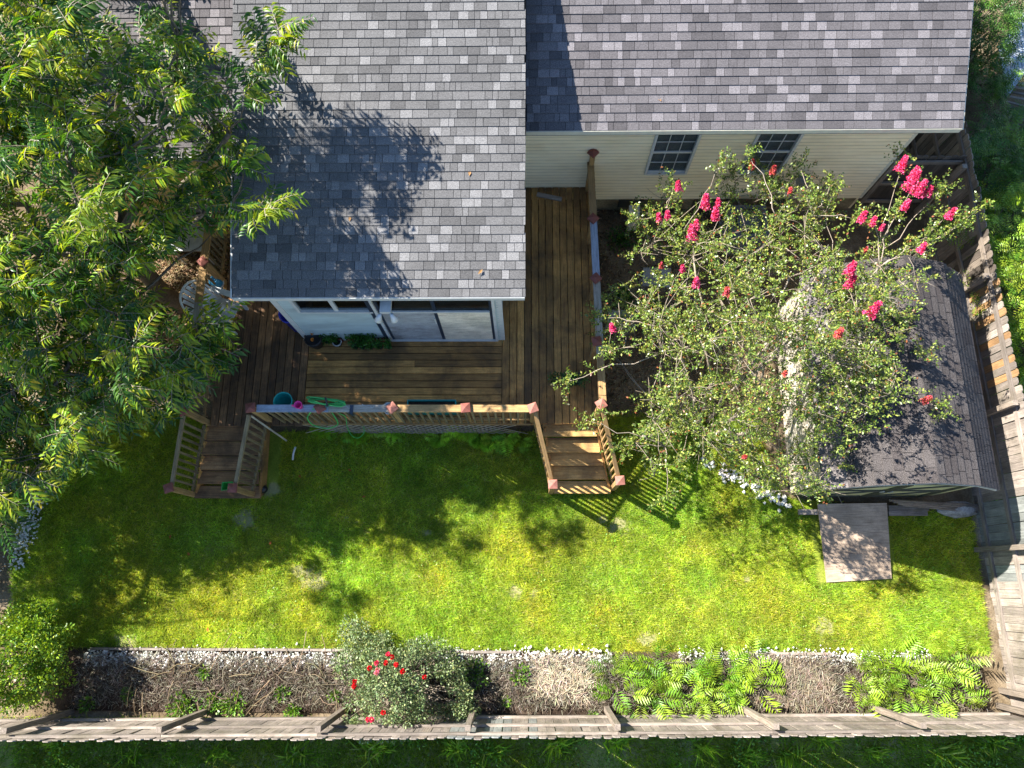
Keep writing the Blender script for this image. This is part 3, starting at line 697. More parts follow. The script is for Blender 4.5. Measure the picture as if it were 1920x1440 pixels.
# courses run along Y, up each slope
stb = []
for side in range(4):
    (xa, za), (xb, zb_) = prof[side], prof[side+1]
    if side >= 2: (xa, za), (xb, zb_) = (xb, zb_), (xa, za)
    L = math.hypot(xb-xa, zb_-za); u = Vector((xb-xa, 0, zb_-za)).normalized(); nn = Vector((-u.z, 0, u.x)) if side < 2 else Vector((u.z, 0, -u.x))
    if nn.z < 0: nn = -nn
    nrow = max(1, round(L/.14)); ex = L/nrow
    for k in range(nrow):
        y = SY0 - .02 - random.uniform(0, .2)
        while y < SY1:
            a = max(y, SY0-.02); b_ = min(y+.3, SY1+.01); y += .3
            if b_-a > .04: stb.append((Vector((xa, a, za)) + u*ex*k, u, nn, ex, b_-a, M['shed_roof'] if random.random() < .7 else M['shed_roof2']))
for j, (p, u, nn, ex, ln, mt) in enumerate(sorted(stb, key=lambda t: -t[0].x)):
    g = .010
    def sv():
        yv = Vector((0,1,0)); q = Vector((0,0,0))
        return [q + yv*g/2 + nn*.002, q + yv*(ln-g/2) + nn*.002, q + yv*(ln-g/2) + u*(ex+.01) + nn*.001, q + yv*g/2 + u*(ex+.01) + nn*.001,
                q + yv*g/2 + nn*.020, q + yv*(ln-g/2) + nn*.020, q + yv*(ln-g/2) + u*(ex+.01) + nn*.004, q + yv*g/2 + u*(ex+.01) + nn*.004]
    if j < 290:
        k = ('st', round(u.x,2), round(u.z,2), round(ln,2), round(ex,3), mt.name)
        if k not in _box: _box[k] = mesh_py('shingle', sv(), [(4,5,6,7),(7,6,5,4),(0,1,5,4),(1,2,6,5),(3,0,4,7)], mt)
        add('shingle', _box[k], sroof, Matrix.Translation(p))
    else:
        stb_rest = globals().setdefault('stb_rest', MB()); stb_rest.add([p + v for v in sv()], [(4,5,6,7),(0,1,5,4),(1,2,6,5),(3,0,4,7)])
if 'stb_rest' in globals(): o = stb_rest.build('shingle_field', M['shed_roof'], sroof); o['kind'] = 'stuff'
for s, mt in ((0, M['shed_wall']), (1, M['shed_side'])):
    Y = SY0+.10 if s == 0 else SY1-.12
    MB().add([(SX0+.1,Y,.12),(SX1-.1,Y,.12),(SX1-.1,Y,SE-.05),(SX1-KX,Y,SK-.06),(XM,Y,SR-.06),(SX0+KX,Y,SK-.06),(SX0+.1,Y,SE-.05),
              (SX0+.1,Y+.03,.12),(SX1-.1,Y+.03,.12),(SX1-.1,Y+.03,SE-.05),(SX1-KX,Y+.03,SK-.06),(XM,Y+.03,SR-.06),(SX0+KX,Y+.03,SK-.06),(SX0+.1,Y+.03,SE-.05)],
             [(0,1,2,3,4,5,6),(13,12,11,10,9,8,7)]).build('gable_wall', mt, shed)
MB().box((SX0+.1, SY0+.13, .12), (SX0+.13, SY1-.13, SE-.02)).build('side_wall', M['shed_side'], shed)
MB().box((SX1-.13, SY0+.13, .12), (SX1-.1, SY1-.13, SE-.02)).build('side_wall', M['shed_side'], shed)
mb = MB()
for xs_ in (SX0+.14, SX0+1.0, XM, SX1-1.0): mb.box((xs_, SY0+.15, 0), (xs_+.14, SY1-.15, .118))
mb.build('skid', M['fence_dark'], shed)
mb = MB()
for (xa, za), (xb, zb_) in zip(prof[:-1], prof[1:]): mb.bar((xa, SY0+.015, za-.075), (xb, SY0+.015, zb_-.075), .022, .07, up=(0,1,0))
mb.build('barge_board', M['trim_r'], shed)
Yd = SY0+.085
for xa, xb in ((XM-1.05, XM-.005), (XM+.005, XM+1.05)):
    d_ = MB().box((xa, Yd, .16), (xb, Yd+.013, 1.95)).build('door', M['shed_wall'], shed)
    for a, b_ in (((xa+.04,.2),(xa+.04,1.91)), ((xb-.04,.2),(xb-.04,1.91)), ((xa+.08,.2),(xb-.08,.2)), ((xa+.08,1.05),(xb-.08,1.05)), ((xa+.08,1.9),(xb-.08,1.9)), ((xa+.1,.25),(xb-.1,1.0)), ((xa+.1,1.1),(xb-.1,1.85))):
        plank('brace', (a[0], Yd-.012, a[1]), (b_[0], Yd-.012, b_[1]), .022, .05, M['shed_trim'], d_)
    MB().box((XM + (-.09 if xa < XM-.1 else .06), Yd-.05, 1.0), (XM + (-.06 if xa < XM-.1 else .09), Yd-.026, 1.14)).build('handle', M['metal_pale'], d_)
# ramp sheet
a = at(1533,945,.18); b_ = at(1663,943,.18); c = at(1672,1085,.03); d = at(1550,1092,.03)
rp = thing('ramp', (a+b_+c+d)/4, 'weathered plywood ramp lying on the grass in front of the shed doors', 'ramp')
mid1 = (a+d)/2; 
t = Vector((0,0,.018)); m0 = Matrix.Translation((a+b_+c+d)/4); ctr = (a+b_+c+d)/4
add('sheet', mesh_py('sheet', [v-ctr for v in (a,b_,c,d)] + [v-ctr-t for v in (a,b_,c,d)], [(3,2,1,0),(4,5,6,7),(0,1,5,4),(1,2,6,5),(2,3,7,6),(3,0,4,7)], M['plywood']), rp, m0)
plank('cleat', a + Vector((.1,-.03,-.06)), b_ + Vector((-.1,-.03,-.06)), .04, .08, M['post'], rp)
# ================================================================== TREES AND SHRUBS
def perp_basis(d):
    d = nrm(d); a = np.where(np.abs(d[..., 2:3]) < .9, np.array([0,0,1.0]), np.array([1.0,0,0])); s = nrm(np.cross(d, a)); return s, np.cross(s, d)
def limb(mb, a, b, r0, r1, n=5, sag=.0, wob=.07, sides=5):
    a = Vector(a); b = Vector(b); L = (b-a).length; pts = []
    for i in range(n+1):
        t = i/n; p = a.lerp(b, t); k = math.sin(t*math.pi)
        pts.append(p + Vector((random.gauss(0,wob)*L*k*.5, random.gauss(0,wob)*L*k*.5, -sag*L*k)))
    mb.tube(pts, [r0 + (r1-r0)*(i/n) for i in range(n+1)], sides); return pts
def hubs_px(poly, n, zt, dz, mind=.35, tries=40):
    xs = [p[0] for p in poly]; ys = [p[1] for p in poly]; out = []; t = 0
    while len(out) < n and t < n*tries:
        t += 1; u = random.uniform(min(xs), max(xs)); v = random.uniform(min(ys), max(ys))
        if not inpoly([u], [v], poly)[0]: continue
        z = zt(u, v) - random.random()**1.3*dz; p = at(u, v, z)
        if any((p-q).length < mind for q in out): continue
        out.append(p)
    return out
# ---- the large tree at the left: long drooping leaves set along each twig
def twig_tree(hubs, root_pt, per, Ltw, nleaf, Lleaf, Wleaf, colf, sun_up=.3):
    P0, D0 = [], []
    for hi, h in enumerate(hubs):
        far = hi >= len(hubs) - NOFF and h.y < 2.6
        k = max(3, int(random.gauss(per, per*.25))) if not far else random.randint(2, 5)
        d = randdir(k, -.25, .75); out = np.array(h) - np.array(root_pt); out = out/np.linalg.norm(out)
        d = nrm(d + out*.55); P0.append(np.array(h) + d*.03 + rng.normal(0, .30 if far else .05, (k,3))); D0.append(d)
    return np.concatenate(P0), np.concatenate(D0)
LT = Vector((-7.3, 5.6, 0))
polyU = [(-260,-160),(338,-160),(345,10),(300,60),(300,110),(340,70),(400,95),(440,120),(470,110),(480,95),(490,100),(485,140),(470,180),(430,180),(425,250),(430,290),(455,330),(440,365),(480,385),(470,400),(410,430),(395,455),(330,470),(290,500),(280,560),(-260,560)]
polyL = [(-260,520),(270,540),(300,600),(350,620),(385,600),(400,650),(350,690),(335,720),(280,745),(230,790),(180,820),(150,860),(80,900),(20,930),(0,1000),(-260,1050)]
def ztU(u, v):
    return 4.6 + 2.1*math.exp(-(((u-230)/230)**2 + ((v-250)/190)**2)) + .5*math.sin(u*.021+1)*math.sin(v*.027) + (.5 if u < 0 else 0)
def ztL(u, v): return 4.3 - 2.2*min(1, max(0, (v-520)/420)) + .4*math.sin(u*.03)*math.sin(v*.02+1)
hu = hubs_px(polyU, 310, ztU, 2.0, .26); hl = hubs_px(polyL, 250, ztL, 1.6, .23)
off = [Vector((random.uniform(-15.5,-10.2), random.uniform(1.6,8.5), random.uniform(4.2,6.4))) for _ in range(46)]
off += [Vector((random.uniform(-12,-8.6), random.uniform(2.6,8.5), random.uniform(4.9,6.6))) for _ in range(62)]
# limbs of the crown that stand between the sun and the roof
SHP = [(440,290),(455,240),(560,200),(640,240),(730,280),(735,310),(660,330),(760,350),(740,380),(620,390),(690,450),(800,490),(790,545),(440,555)]
hs = []
tt = 0
while len(hs) < 40 and tt < 6000:
    tt += 1; u, v = random.uniform(440,800), random.uniform(200,555)
    if not inpoly([u],[v],SHP)[0]: continue
    z = 3.7
    for _ in range(5): g = at(u, v, z); z = PW[1] + (g.y - PW[0])*math.tan(PW[2])
    for h_ in (2.9, 2.5, 2.1, 1.8, 1.5, 1.2, .9, .7):
        q = g + to_sun*(h_*random.uniform(.95,1.05)/to_sun.z); pu, pv = proj(q)
        if inpoly([pu],[pv],polyU)[0] and q.z < 6.9 and all((q-o_).length > .2 for o_ in hs): hs.append(q); break
DKP = [(560,640),(745,650),(720,750),(560,750)]; tt = 0; hd = []
while len(hd) < 16 and tt < 3000:
    tt += 1; g = at(random.uniform(560,745), random.uniform(670,755), 1.0)
    for h_ in (5.4, 4.8, 4.2, 3.6):
        q = g + to_sun*(h_/to_sun.z); pu, pv = proj(q)
        if pu < 430 and 150 < pv < 640 and all((q-o_).length > .25 for o_ in hd): hd.append(q); break
# a few twigs that stick out over the roof as in the photo
sticks = [at(388,640,2.9), at(372,610,3.0), at(395,670,2.8), at(350,655,2.9), at(405,600,3.1), at(340,700,2.6), at(300,760,2.4), at(505,85,5.5), at(525,70,5.6), at(460,180,5.4), at(455,310,5.0), at(505,385,4.9), at(470,405,4.8), at(470,120,5.5)]
def opens(h):      # gaps in the crown that let the sun onto the steps, the railing and the grass
    g = h - to_sun*((h.z-.5)/to_sun.z); c_ = h - to_sun*((h.z-1.95)/to_sun.z)
    if 0.0 < g.x < 1.9 and 1.3 < g.y < 3.0: return True
    if -.8 < c_.x < 1.5 and 2.6 < c_.y < 3.2: return True
    if -6.4 < g.x < -4.6 and 1.4 < g.y < 2.8: return random.random() < .6
    return g.y < 1.9 and g.x > -9.5 and random.random() < .42
hu, hs, hd, off = [[h for h in L_ if not opens(h)] for L_ in (hu, hs, hd, off)]
hubs = hu + hs + hd + hl + sticks + off; NOFF = len(off)
wd = MB(); top = Vector((-7.0, 5.5, 3.0))
limb(wd, LT - Vector((0,0,.1)), top, .19, .13, 6, 0, .03, 8)
mains = [at(240,280,5.6), at(120,180,5.0), at(330,150,5.0), at(80,480,4.2), at(250,560,3.4), at(380,400,4.2), at(-60,350,5), at(120,700,3.0), at(-100,600,3.6), Vector((-11.5,4.5,4.6)), Vector((-12.5,1.8,4.4)), at(200,50,5), at(430,250,4.8)]
for mpt in mains: limb(wd, top, mpt, .085, .035, 6, .05, .1, 6)
nodes_ = mains + [top]
for h in hubs:
    q = min(nodes_, key=lambda p: (p-h).length + (0 if p.z < h.z+.3 else 1.0)); limb(wd, q, h, .016 + .008*min(2,(q-h).length), .006, 4, .06, .12, 4)
    if random.random() < .35: nodes_.append(h)
P0, D0 = twig_tree(hubs, (-7.3, 5.0, 2.5), 10, .4, 12, .15, .03, None)
K = len(P0); TL = rng.uniform(.28, .55, K); NL = 13
s = (np.arange(NL)+.8)/NL
# twig axis arches down
AX = P0[:, None] + D0[:, None]*(TL[:, None]*s)[..., None]; AX[..., 2] -= (s**2)[None]*TL[:, None]*.30
side, upv = perp_basis(D0); sgn = np.where(np.arange(NL) % 2 == 0, 1, -1)
LD = side[:, None]*sgn[None, :, None]*.9 + D0[:, None]*.62 + rng.normal(0, .14, (K, NL, 3)); LD[..., 2] -= .42
LU = np.broadcast_to(upv[:, None], LD.shape)
Lp = AX.reshape(-1, 3); Ld = LD.reshape(-1, 3); Lu = LU.reshape(-1, 3)*np.sign(LU.reshape(-1,3)[:, 2:3] + 1e-6)
LL = (np.broadcast_to((1 - .35*(s-.5)**2*2)[None], (K, NL))*rng.uniform(.13, .19, (K, 1))).ravel(); LW = LL*rng.uniform(.23, .32, len(LL))
young = np.repeat(rng.random(K) < .5, NL)
lc = np.where(young[:, None], colmix(len(Lp), [(.32,.38,.02),(.16,.27,.018),(.42,.42,.028)], [4,5,1], .22), colmix(len(Lp), [(.045,.125,.016),(.07,.16,.018),(.025,.08,.015)], [4,3,2], .15))
tree = thing('tree', LT, 'large leafy tree with long drooping leaves filling the left side of the photo', 'tree')
wd.build('trunk', M['bark'], tree, smooth=True)
tw = MB()
for i in range(K):
    a = Vector(P0[i]); pts = [a] + [Vector(AX[i, j]) for j in (4, 9, NL-1)]; tw.tube(pts, [.005,.004,.003,.002], 3, False)
d2 = np.linalg.norm(Lp - np.array([0,0,H]), axis=1)
uv = np.array([proj(p) for p in Lp]); vis = (uv[:,0] > 5) & (uv[:,0] < 540) & (uv[:,1] > 5) & (uv[:,1] < 940)
order = np.argsort(np.where(vis, d2, 1e9)); big = order[:280]; rest = np.ones(len(Lp), bool); rest[big] = False
V, Fc, C = leaves(Lp[rest], Ld[rest], Lu[rest], LL[rest], LW[rest], .35, .32, lc[rest])
crown = tw.build('crown', M['myrtle_bark'], tree)
o = add('foliage', mesh_np('foliage', V, Fc, M['tree_leaf'], C), crown); o['kind'] = 'stuff'
lm = []
for cc in ((.18,.26,.02), (.13,.23,.02), (.22,.27,.02)):
    V, Fc, C = leaves([(0,0,0)], [(1,0,0)], [(0,0,1)], .19, .045, .35, .32, [cc]); lm.append(mesh_np('leaf', V, Fc, M['tree_leaf'], C))
for i in big:
    x = Vector(Ld[i]).normalized(); y = Vector(Lu[i]).cross(x).normalized(); z = x.cross(y)
    m = Matrix((x, y, z)).transposed().to_4x4(); m.translation = Vector(Lp[i]); add('leaf', random.choice(lm), crown, m)

# ---- generic bush: hubs with small leaves
def bush_foliage(hubs, per, rad, L, ratio, cols, wts, up=.3, jit=.18, flat=1.0):
    P = []; D = []
    for h in hubs:
        k = int(per*random.uniform(.7, 1.3)); d = randdir(k, -.6, 1); rr = rad*rng.random((k,1))**.5
        q = np.array(h) + d*rr*np.array([1,1,flat]); P.append(q); D.append(nrm(d + randdir(k)*.6 + np.array([0,0,up])))
    P = np.concatenate(P); D = np.concatenate(D); n = len(P); Lx = rng.uniform(.75, 1.25, n)*L
    return diamonds(P, D, randdir(n, .2, 1), Lx, Lx*ratio, colmix(n, cols, wts, jit))
# ---- crape myrtle over the shed
MY = at(1318, 800, 0)
mt_ = thing('crape_myrtle', MY, 'crape myrtle tree with pink flower clusters leaning over the shed', 'tree')
polyM = [(1180,420),(1250,350),(1290,440),(1330,360),(1350,330),(1375,290),(1410,290),(1440,330),(1500,310),(1520,330),(1490,360),(1560,340),(1570,400),(1520,470),(1600,480),(1660,440),(1670,470),(1740,500),(1790,520),(1780,560),(1700,580),(1740,650),(1730,720),(1690,780),(1600,800),(1570,830),(1600,900),(1540,930),(1470,940),(1370,900),(1300,850),(1230,900),(1170,830),(1200,780),(1240,700),(1190,680),(1130,660),(1120,600),(1150,540),(1200,520)]
def ztM(u, v): return 2.2 + 2.0*math.exp(-(((u-1440)/230)**2 + ((v-600)/240)**2)) + .35*math.sin(u*.031)*math.sin(v*.037)
hm = hubs_px(polyM, 640, ztM, 1.4, .11)
arms = [(1190,410,2.6),(1262,350,2.9),(1355,310,3.2),(1405,290,3.3),(1500,315,2.9),(1560,340,2.8),(1690,300,3.0),(1712,350,3.0),(1760,360,2.9),(1775,405,3.0),(1830,395,2.9),(1720,455,3.0),(1640,420,3.0),(1065,715,2.2),(1105,790,2.1),(1170,835,1.9),(1250,935,1.6),(1120,595,2.3),(1730,660,3.1),(1770,765,2.8),(1600,410,2.9),(1670,400,3.0),(1800,420,2.9),(1745,440,3.0)]
ha = [at(*a) for a in arms]
hm += hubs_px([(1540,500),(1720,520),(1700,600),(1680,740),(1640,790),(1580,810)], 60, lambda u, v: 3.7, .7, .13)
mw = MB(); bases = []
for k in range(7):
    a = 2*math.pi*k/7; b0 = MY + Vector((math.cos(a)*.12, math.sin(a)*.12, -.05)); bases.append(limb(mw, b0, MY + Vector((math.cos(a)*.5, math.sin(a)*.6, 1.5 + random.uniform(-.2,.3))), .04, .028, 5, 0, .06, 6)[-1])
fork = []
for (u, v, z) in [(1400,480,3.2),(1455,640,3.4),(1350,560,2.9),(1480,520,3.3),(1560,650,3.1),(1500,760,2.8),(1400,800,2.4),(1260,640,2.3),(1290,740,2.1),(1600,560,3.0),(1300,480,2.7),(1560,480,2.9),(1420,700,3.0),(1650,500,2.9)]:
    p = at(u, v, z); q = min(bases, key=lambda b: (b-p).length); limb(mw, q, p, .028, .014, 5, -.03, .08, 5); fork.append(p)
nod = list(fork)
for h in hm:
    q = min(nod, key=lambda p: (p-h).length + (.4 if p.z > h.z else 0)); limb(mw, q, h, .007, .003, 3, 0, .08, 3)
    if random.random() < .4: nod.append(h)
inner = [h for h in nod if 1230 < proj(h)[0] < 1680 and 400 < proj(h)[1] < 850]
for h in ha:
    q = min(inner, key=lambda p: (p-h).length); limb(mw, q, h, .011, .004, 6, -.05, .06, 4)
# bare silvery twigs
for h in random.sample(hm, 260):
    for _ in range(3):
        d = Vector(randdir(1, -.1, .8)[0]); limb(mw, h, h + d*random.uniform(.18,.42), .0055, .003, 2, 0, .1, 3)
mw.build('trunk', M['myrtle_bark'], mt_, smooth=True)
mcols = [(.20,.27,.05),(.11,.18,.035),(.32,.36,.08),(.25,.22,.05),(.22,.07,.025),(.12,.13,.06)]; mw8 = [6,6,4,.8,.25,2.5]
shoots = []
for h in hm + ha*2:
    for _ in range(random.choice([3,4,5,6])): shoots.append((np.array(h) + rng.normal(0,.07,3), nrm(randdir(1,-.1,.9)[0] + rng.normal(0,.2,3)), random.uniform(.16,.36)))
for h in ha:
    v_ = np.array(h) - np.array(min(fork, key=lambda p: (p-h).length)); v_ = nrm(v_[None])[0]
    for t in np.linspace(0, 1, 5): shoots.append((np.array(h) - v_*t*.7, nrm(v_ + rng.normal(0,.35,3)), .3))
ns = len(shoots); sp = np.array([s_[0] for s_ in shoots]); sd = np.array([s_[1] for s_ in shoots]); sL = np.array([s_[2] for s_ in shoots]); q = 24
ss = (np.arange(q)+.5)/q; sP = (sp[:,None] + sd[:,None]*(sL[:,None]*ss)[...,None] + rng.normal(0,.012,(ns,q,3))); sd1, su1 = perp_basis(sd); ang = rng.random((ns,q))*6.28
lD = nrm(sd1[:,None]*np.cos(ang)[...,None] + su1[:,None]*np.sin(ang)[...,None] + sd[:,None]*.5 + np.array([0,0,.15])).reshape(-1,3); sP = sP.reshape(-1,3); n_ = len(sP)
Lx = rng.uniform(.034,.058,n_); tipred = np.tile(ss > .85, ns)
cl = colmix(n_, mcols, mw8, .2); cl[tipred & (rng.random(n_) < .12)] = (.28,.10,.04)
Vb, Fb, Cb = diamonds(sP, lD, randdir(n_, .3, 1), Lx, Lx*.55, cl)
mcrown = add('crown', mesh_np('crown', Vb, Fb, M['small_leaf'], Cb), mt_); mcrown['kind'] = 'stuff'
def cluster(p, ax, L, r_, n, mat, cols, par, nm='flower_cluster', sz=.028):
    ax = Vector(ax).normalized(); t = rng.random(n)**.8; rr = r_*(1 - .75*t)*rng.random(n)**.4; a = rng.random(n)*6.28
    u = ax.orthogonal().normalized(); v = ax.cross(u)
    P = np.array(p) + np.array(ax)*(t*L)[:,None] + np.array(u)*(rr*np.cos(a))[:,None] + np.array(v)*(rr*np.sin(a))[:,None]
    V, Fc, C = diamonds(P, randdir(n, -.2, 1), randdir(n), rng.uniform(.8,1.3,n)*sz, sz*rng.uniform(.8,1.1,n), colmix(n, cols, [1]*len(cols), .15))
    return add(nm, mesh_np(nm, V, Fc, mat, C), par)
PK = [(.82,.06,.22),(.88,.16,.34),(.66,.03,.15)]; PKf = [(.60,.12,.10),(.45,.12,.06),(.65,.08,.15)]
fl = [(1684,312,.22,0),(1700,345,.3,0),(1716,358,.25,0),(1692,388,.16,0),(1775,403,.17,0),(1612,410,.16,0),(1632,418,.14,0),(1650,428,.09,0),(1722,467,.15,0),(1587,508,.22,0),(1588,532,.2,0),(1628,582,.24,0),(1322,383,.22,0),(1340,405,.2,0),(1297,440,.22,0),(1305,425,.14,0),(1252,406,.12,0),(1236,410,.12,0),(1272,352,.14,0),(1150,615,.12,0),(1280,505,.1,0),(1305,532,.14,0),(1362,548,.12,1),(1408,312,.14,1),(1448,322,.13,1),(1568,625,.14,1),(1728,748,.14,1),(1395,855,.08,1),(1480,360,.08,1),(1345,383,.12,0),(1706,330,.2,0),(1735,362,.15,0),(1470,700,.07,1),(1620,470,.07,1),(1240,500,.08,1)]
for u, v, L, fad in fl:
    z = ztM(u, v) + .35 if 1200 < u < 1650 and v > 430 else 3.15
    p = at(u, v+ L*45, z); ax = (p - MY).normalized() + Vector((0,.5,.6)); cluster(p, ax, L*1.2, L*.46, int(480*L/.2), M['petal'], PKf if fad else PK, mcrown)

# ---- shrubs on the neighbour's side
def blob_hubs(c, r, n):
    out = []
    while len(out) < n:
        d = randdir(1, -.3, 1)[0]; k = random.uniform(.55, 1.05); out.append(Vector((c[0]+d[0]*r[0]*k, c[1]+d[1]*r[1]*k, max(.1, c[2]+d[2]*r[2]*k))))
    return out
def pinnate(P, D, Lf, n, L, Wd, cols, wts, droop=.25):
    """many fronds: a stem with leaflets in pairs"""
    K = len(P); s = (np.arange(n)+1.)/n; D = nrm(D); side, up = perp_basis(D)
    A = P[:,None] + D[:,None]*(Lf[:,None]*s)[...,None]; A[...,2] -= (s**2)[None]*Lf[:,None]*droop
    sg = np.where(np.arange(n) % 2 == 0, 1, -1); LD = side[:,None]*sg[None,:,None] + D[:,None]*.45 + rng.normal(0,.08,(K,n,3)); LD[...,2] -= .12
    prof = np.sin(np.pi*np.clip(s*.8+.15, 0, 1)); LL = (prof[None]*L[:,None]).ravel()
    c = np.repeat(colmix(K, cols, wts, .15), n, 0)*(1+rng.normal(0,.1,(K*n,1)))
    U = np.broadcast_to(up[:,None], LD.shape).reshape(-1,3); U = U*np.sign(U[:,2:3]+1e-6)
    return leaves(A.reshape(-1,3), LD.reshape(-1,3), U, LL, LL*Wd, .2, .15, np.clip(c, .004, .9))
def elder(c, r, n, label, bright):
    t = thing('shrub', (c[0], c[1], 0), label, 'shrub', 'shrubs beyond the right fence'); hb = blob_hubs(c, r, n); mb = MB()
    for h in hb[:40]: limb(mb, (c[0]+random.uniform(-.3,.3), c[1]+random.uniform(-.3,.3), 0), h, .015, .006, 4, 0, .05, 4)
    mb.build('stem', M['bark'], t)
    P = np.repeat(np.array([tuple(h) for h in hb]), 6, 0) + rng.normal(0,.06,(n*6,3)); D = nrm(randdir(n*6, -.1, .8) + nrm(P - np.array(c))*.5)
    cols = [(.24,.36,.03),(.34,.42,.04),(.13,.26,.025)] if bright else [(.07,.18,.025),(.12,.24,.03),(.04,.11,.02)]
    V, Fc, C = pinnate(P, D, rng.uniform(.18,.38,len(P)), 12, rng.uniform(.07,.11,len(P)), .28, cols, [3,2,3])
    o = add('foliage', mesh_np('foliage', V, Fc, M['leaf'], C), t); o['kind'] = 'stuff'
for (u, v, z, r, n, lb, br) in [
    (1895,560,.9,(.9,.9,.9),150,'bright yellow-green feathery shrub beyond the fence, beside the shed roof',1),
    (1900,660,.7,(.7,.7,.7),90,'yellow-green shrub at the right edge, lowest of the shrubs beyond the fence',1),
    (1880,440,1.0,(1.0,.9,.9),150,'green shrub beyond the fence, level with the pink flowers at the right',1),
    (1870,330,1.0,(1.0,.8,1.0),160,'dark green shrub beyond the fence corner, below the pale planks',0),
    (1843,110,.8,(.45,1.5,.7),110,'dark vine-like shrub against the right gable end of the roof',0),
    (1900,255,.5,(.9,.6,.5),60,'dark low shrub growing over the grey slat pile',0),
    (1850,10,1.6,(.8,1.0,.9),90,'green shrub in the upper right corner beside the roof',0)]:
    p = at(u, v, z); elder((p.x, p.y, z), r, n, lb, br)
def cover(name, x0, x1, y0, y1, n, zmax, L, cols, label=None, dens=None, ratio=.5, mat='leaf', upb=.3):
    x = rng.uniform(x0, x1, n); y = rng.uniform(y0, y1, n)
    if dens is not None: k = rng.random(n) < dens(x, y); x, y = x[k], y[k]
    m = len(x); P = np.stack([x, y, rng.random(m)*zmax], 1); Lx = rng.uniform(.7,1.3,m)*L
    V, Fc, C = diamonds(P, randdir(m, -.1+upb*.3, .9), randdir(m, .2, 1), Lx, Lx*ratio, colmix(m, cols, [1]*len(cols), .2))
    o = add(name, mesh_np(name, V, Fc, M[mat], C)); return tag(o, label, None, None, 'stuff')
cover('ground_cover', 8.85, 14, 1.5, 15, 60000, .35, .08, [(.08,.19,.025),(.14,.27,.03),(.04,.10,.02)], 'dense low greenery beyond the right fence', lambda x,y: (.25+.75*(vnoise(x,y,1.3,2) > .35))*~((x > 9.6) & (y > 9.5)))
# ---- boxwood in the lower left corner
bx = thing('bush', at(40,1235,0), 'rounded bright green bush in the bottom left corner of the photo', 'bush')
bc = at(35,1235,.95); hb = blob_hubs((bc.x-.15, bc.y, .75), (.95,.85,.75), 330)
mb = MB()
for h in hb[:50]: limb(mb, (bc.x-.1, bc.y, 0), h, .02, .006, 4, 0, .05, 4)
mb.build('stem', M['bark'], bx)
V, Fc, C = bush_foliage(hb, 70, .13, .05, .55, [(.20,.33,.03),(.30,.40,.03),(.08,.18,.02)], [4,3,3])
o = add('foliage', mesh_np('foliage', V, Fc, M['leaf'], C), bx); o['kind'] = 'stuff'
# ---- rose bush at the bed
rb = thing('rose_bush', at(745,1275,0), 'grey-green rose bush with red and pink blooms growing against the back fence', 'bush')
polyR = [(640,1165),(680,1150),(700,1190),(760,1200),(800,1195),(860,1230),(870,1280),(890,1330),(860,1350),(800,1345),(750,1385),(690,1385),(650,1350),(655,1300),(630,1250),(625,1200)]
def ztR(u, v): return .55 + .95*math.exp(-(((u-735)/110)**2 + ((v-1290)/90)**2))
hr = hubs_px(polyR, 210, ztR, .5, .09); mb = MB(); rp0 = at(745,1275,0)
for h in hr:
    if random.random() < .5: limb(mb, rp0 + Vector((random.uniform(-.15,.15), random.uniform(-.1,.1), 0)), h, .011, .004, 4, 0, .06, 4)
for _ in range(16):
    a = at(random.uniform(780,850), random.uniform(1280,1320), .4); limb(mb, a, a + Vector((random.uniform(-.3,.3), random.uniform(-.25,.25), random.uniform(-.1,.2))), .008, .004, 3, 0, .1, 4)
mb.build('stem', M['myrtle_bark'], rb)
hr2 = [h for h in hr if not (790 < proj(h)[0] < 845 and 1275 < proj(h)[1] < 1325)]
V, Fc, C = bush_foliage(hr2, 95, .13, .042, .6, [(.24,.30,.15),(.17,.23,.10),(.09,.14,.055),(.34,.36,.14)], [4,4,3,1])
rf = add('foliage', mesh_np('foliage', V, Fc, M['rose_leaf'], C), rb); rf['kind'] = 'stuff'
for u, v, c_ in [(728,1227,0),(735,1232,1),(724,1243,1),(743,1246,1),(755,1259,1),(706,1243,0),(708,1256,2),(706,1262,2),(693,1253,1),(665,1278,1),(664,1287,1),(690,1349,0),(697,1349,0),(719,1336,1),(796,1269,1)]:
    cs = [[(.80,.03,.12),(.85,.08,.2)], [(.65,.01,.02),(.5,.01,.02)], [(.80,.30,.40),(.7,.2,.3)]][c_]
    n = 40; d = randdir(n, -.1, 1); p = at(u, v, ztR(u,v)+.12); V, Fc, C = diamonds(np.array(p)+d*.012, d, randdir(n), .038, .038, colmix(n, cs, [1,1], .1)); add('bloom', mesh_np('bloom', V, Fc, M['petal'], C), rb)

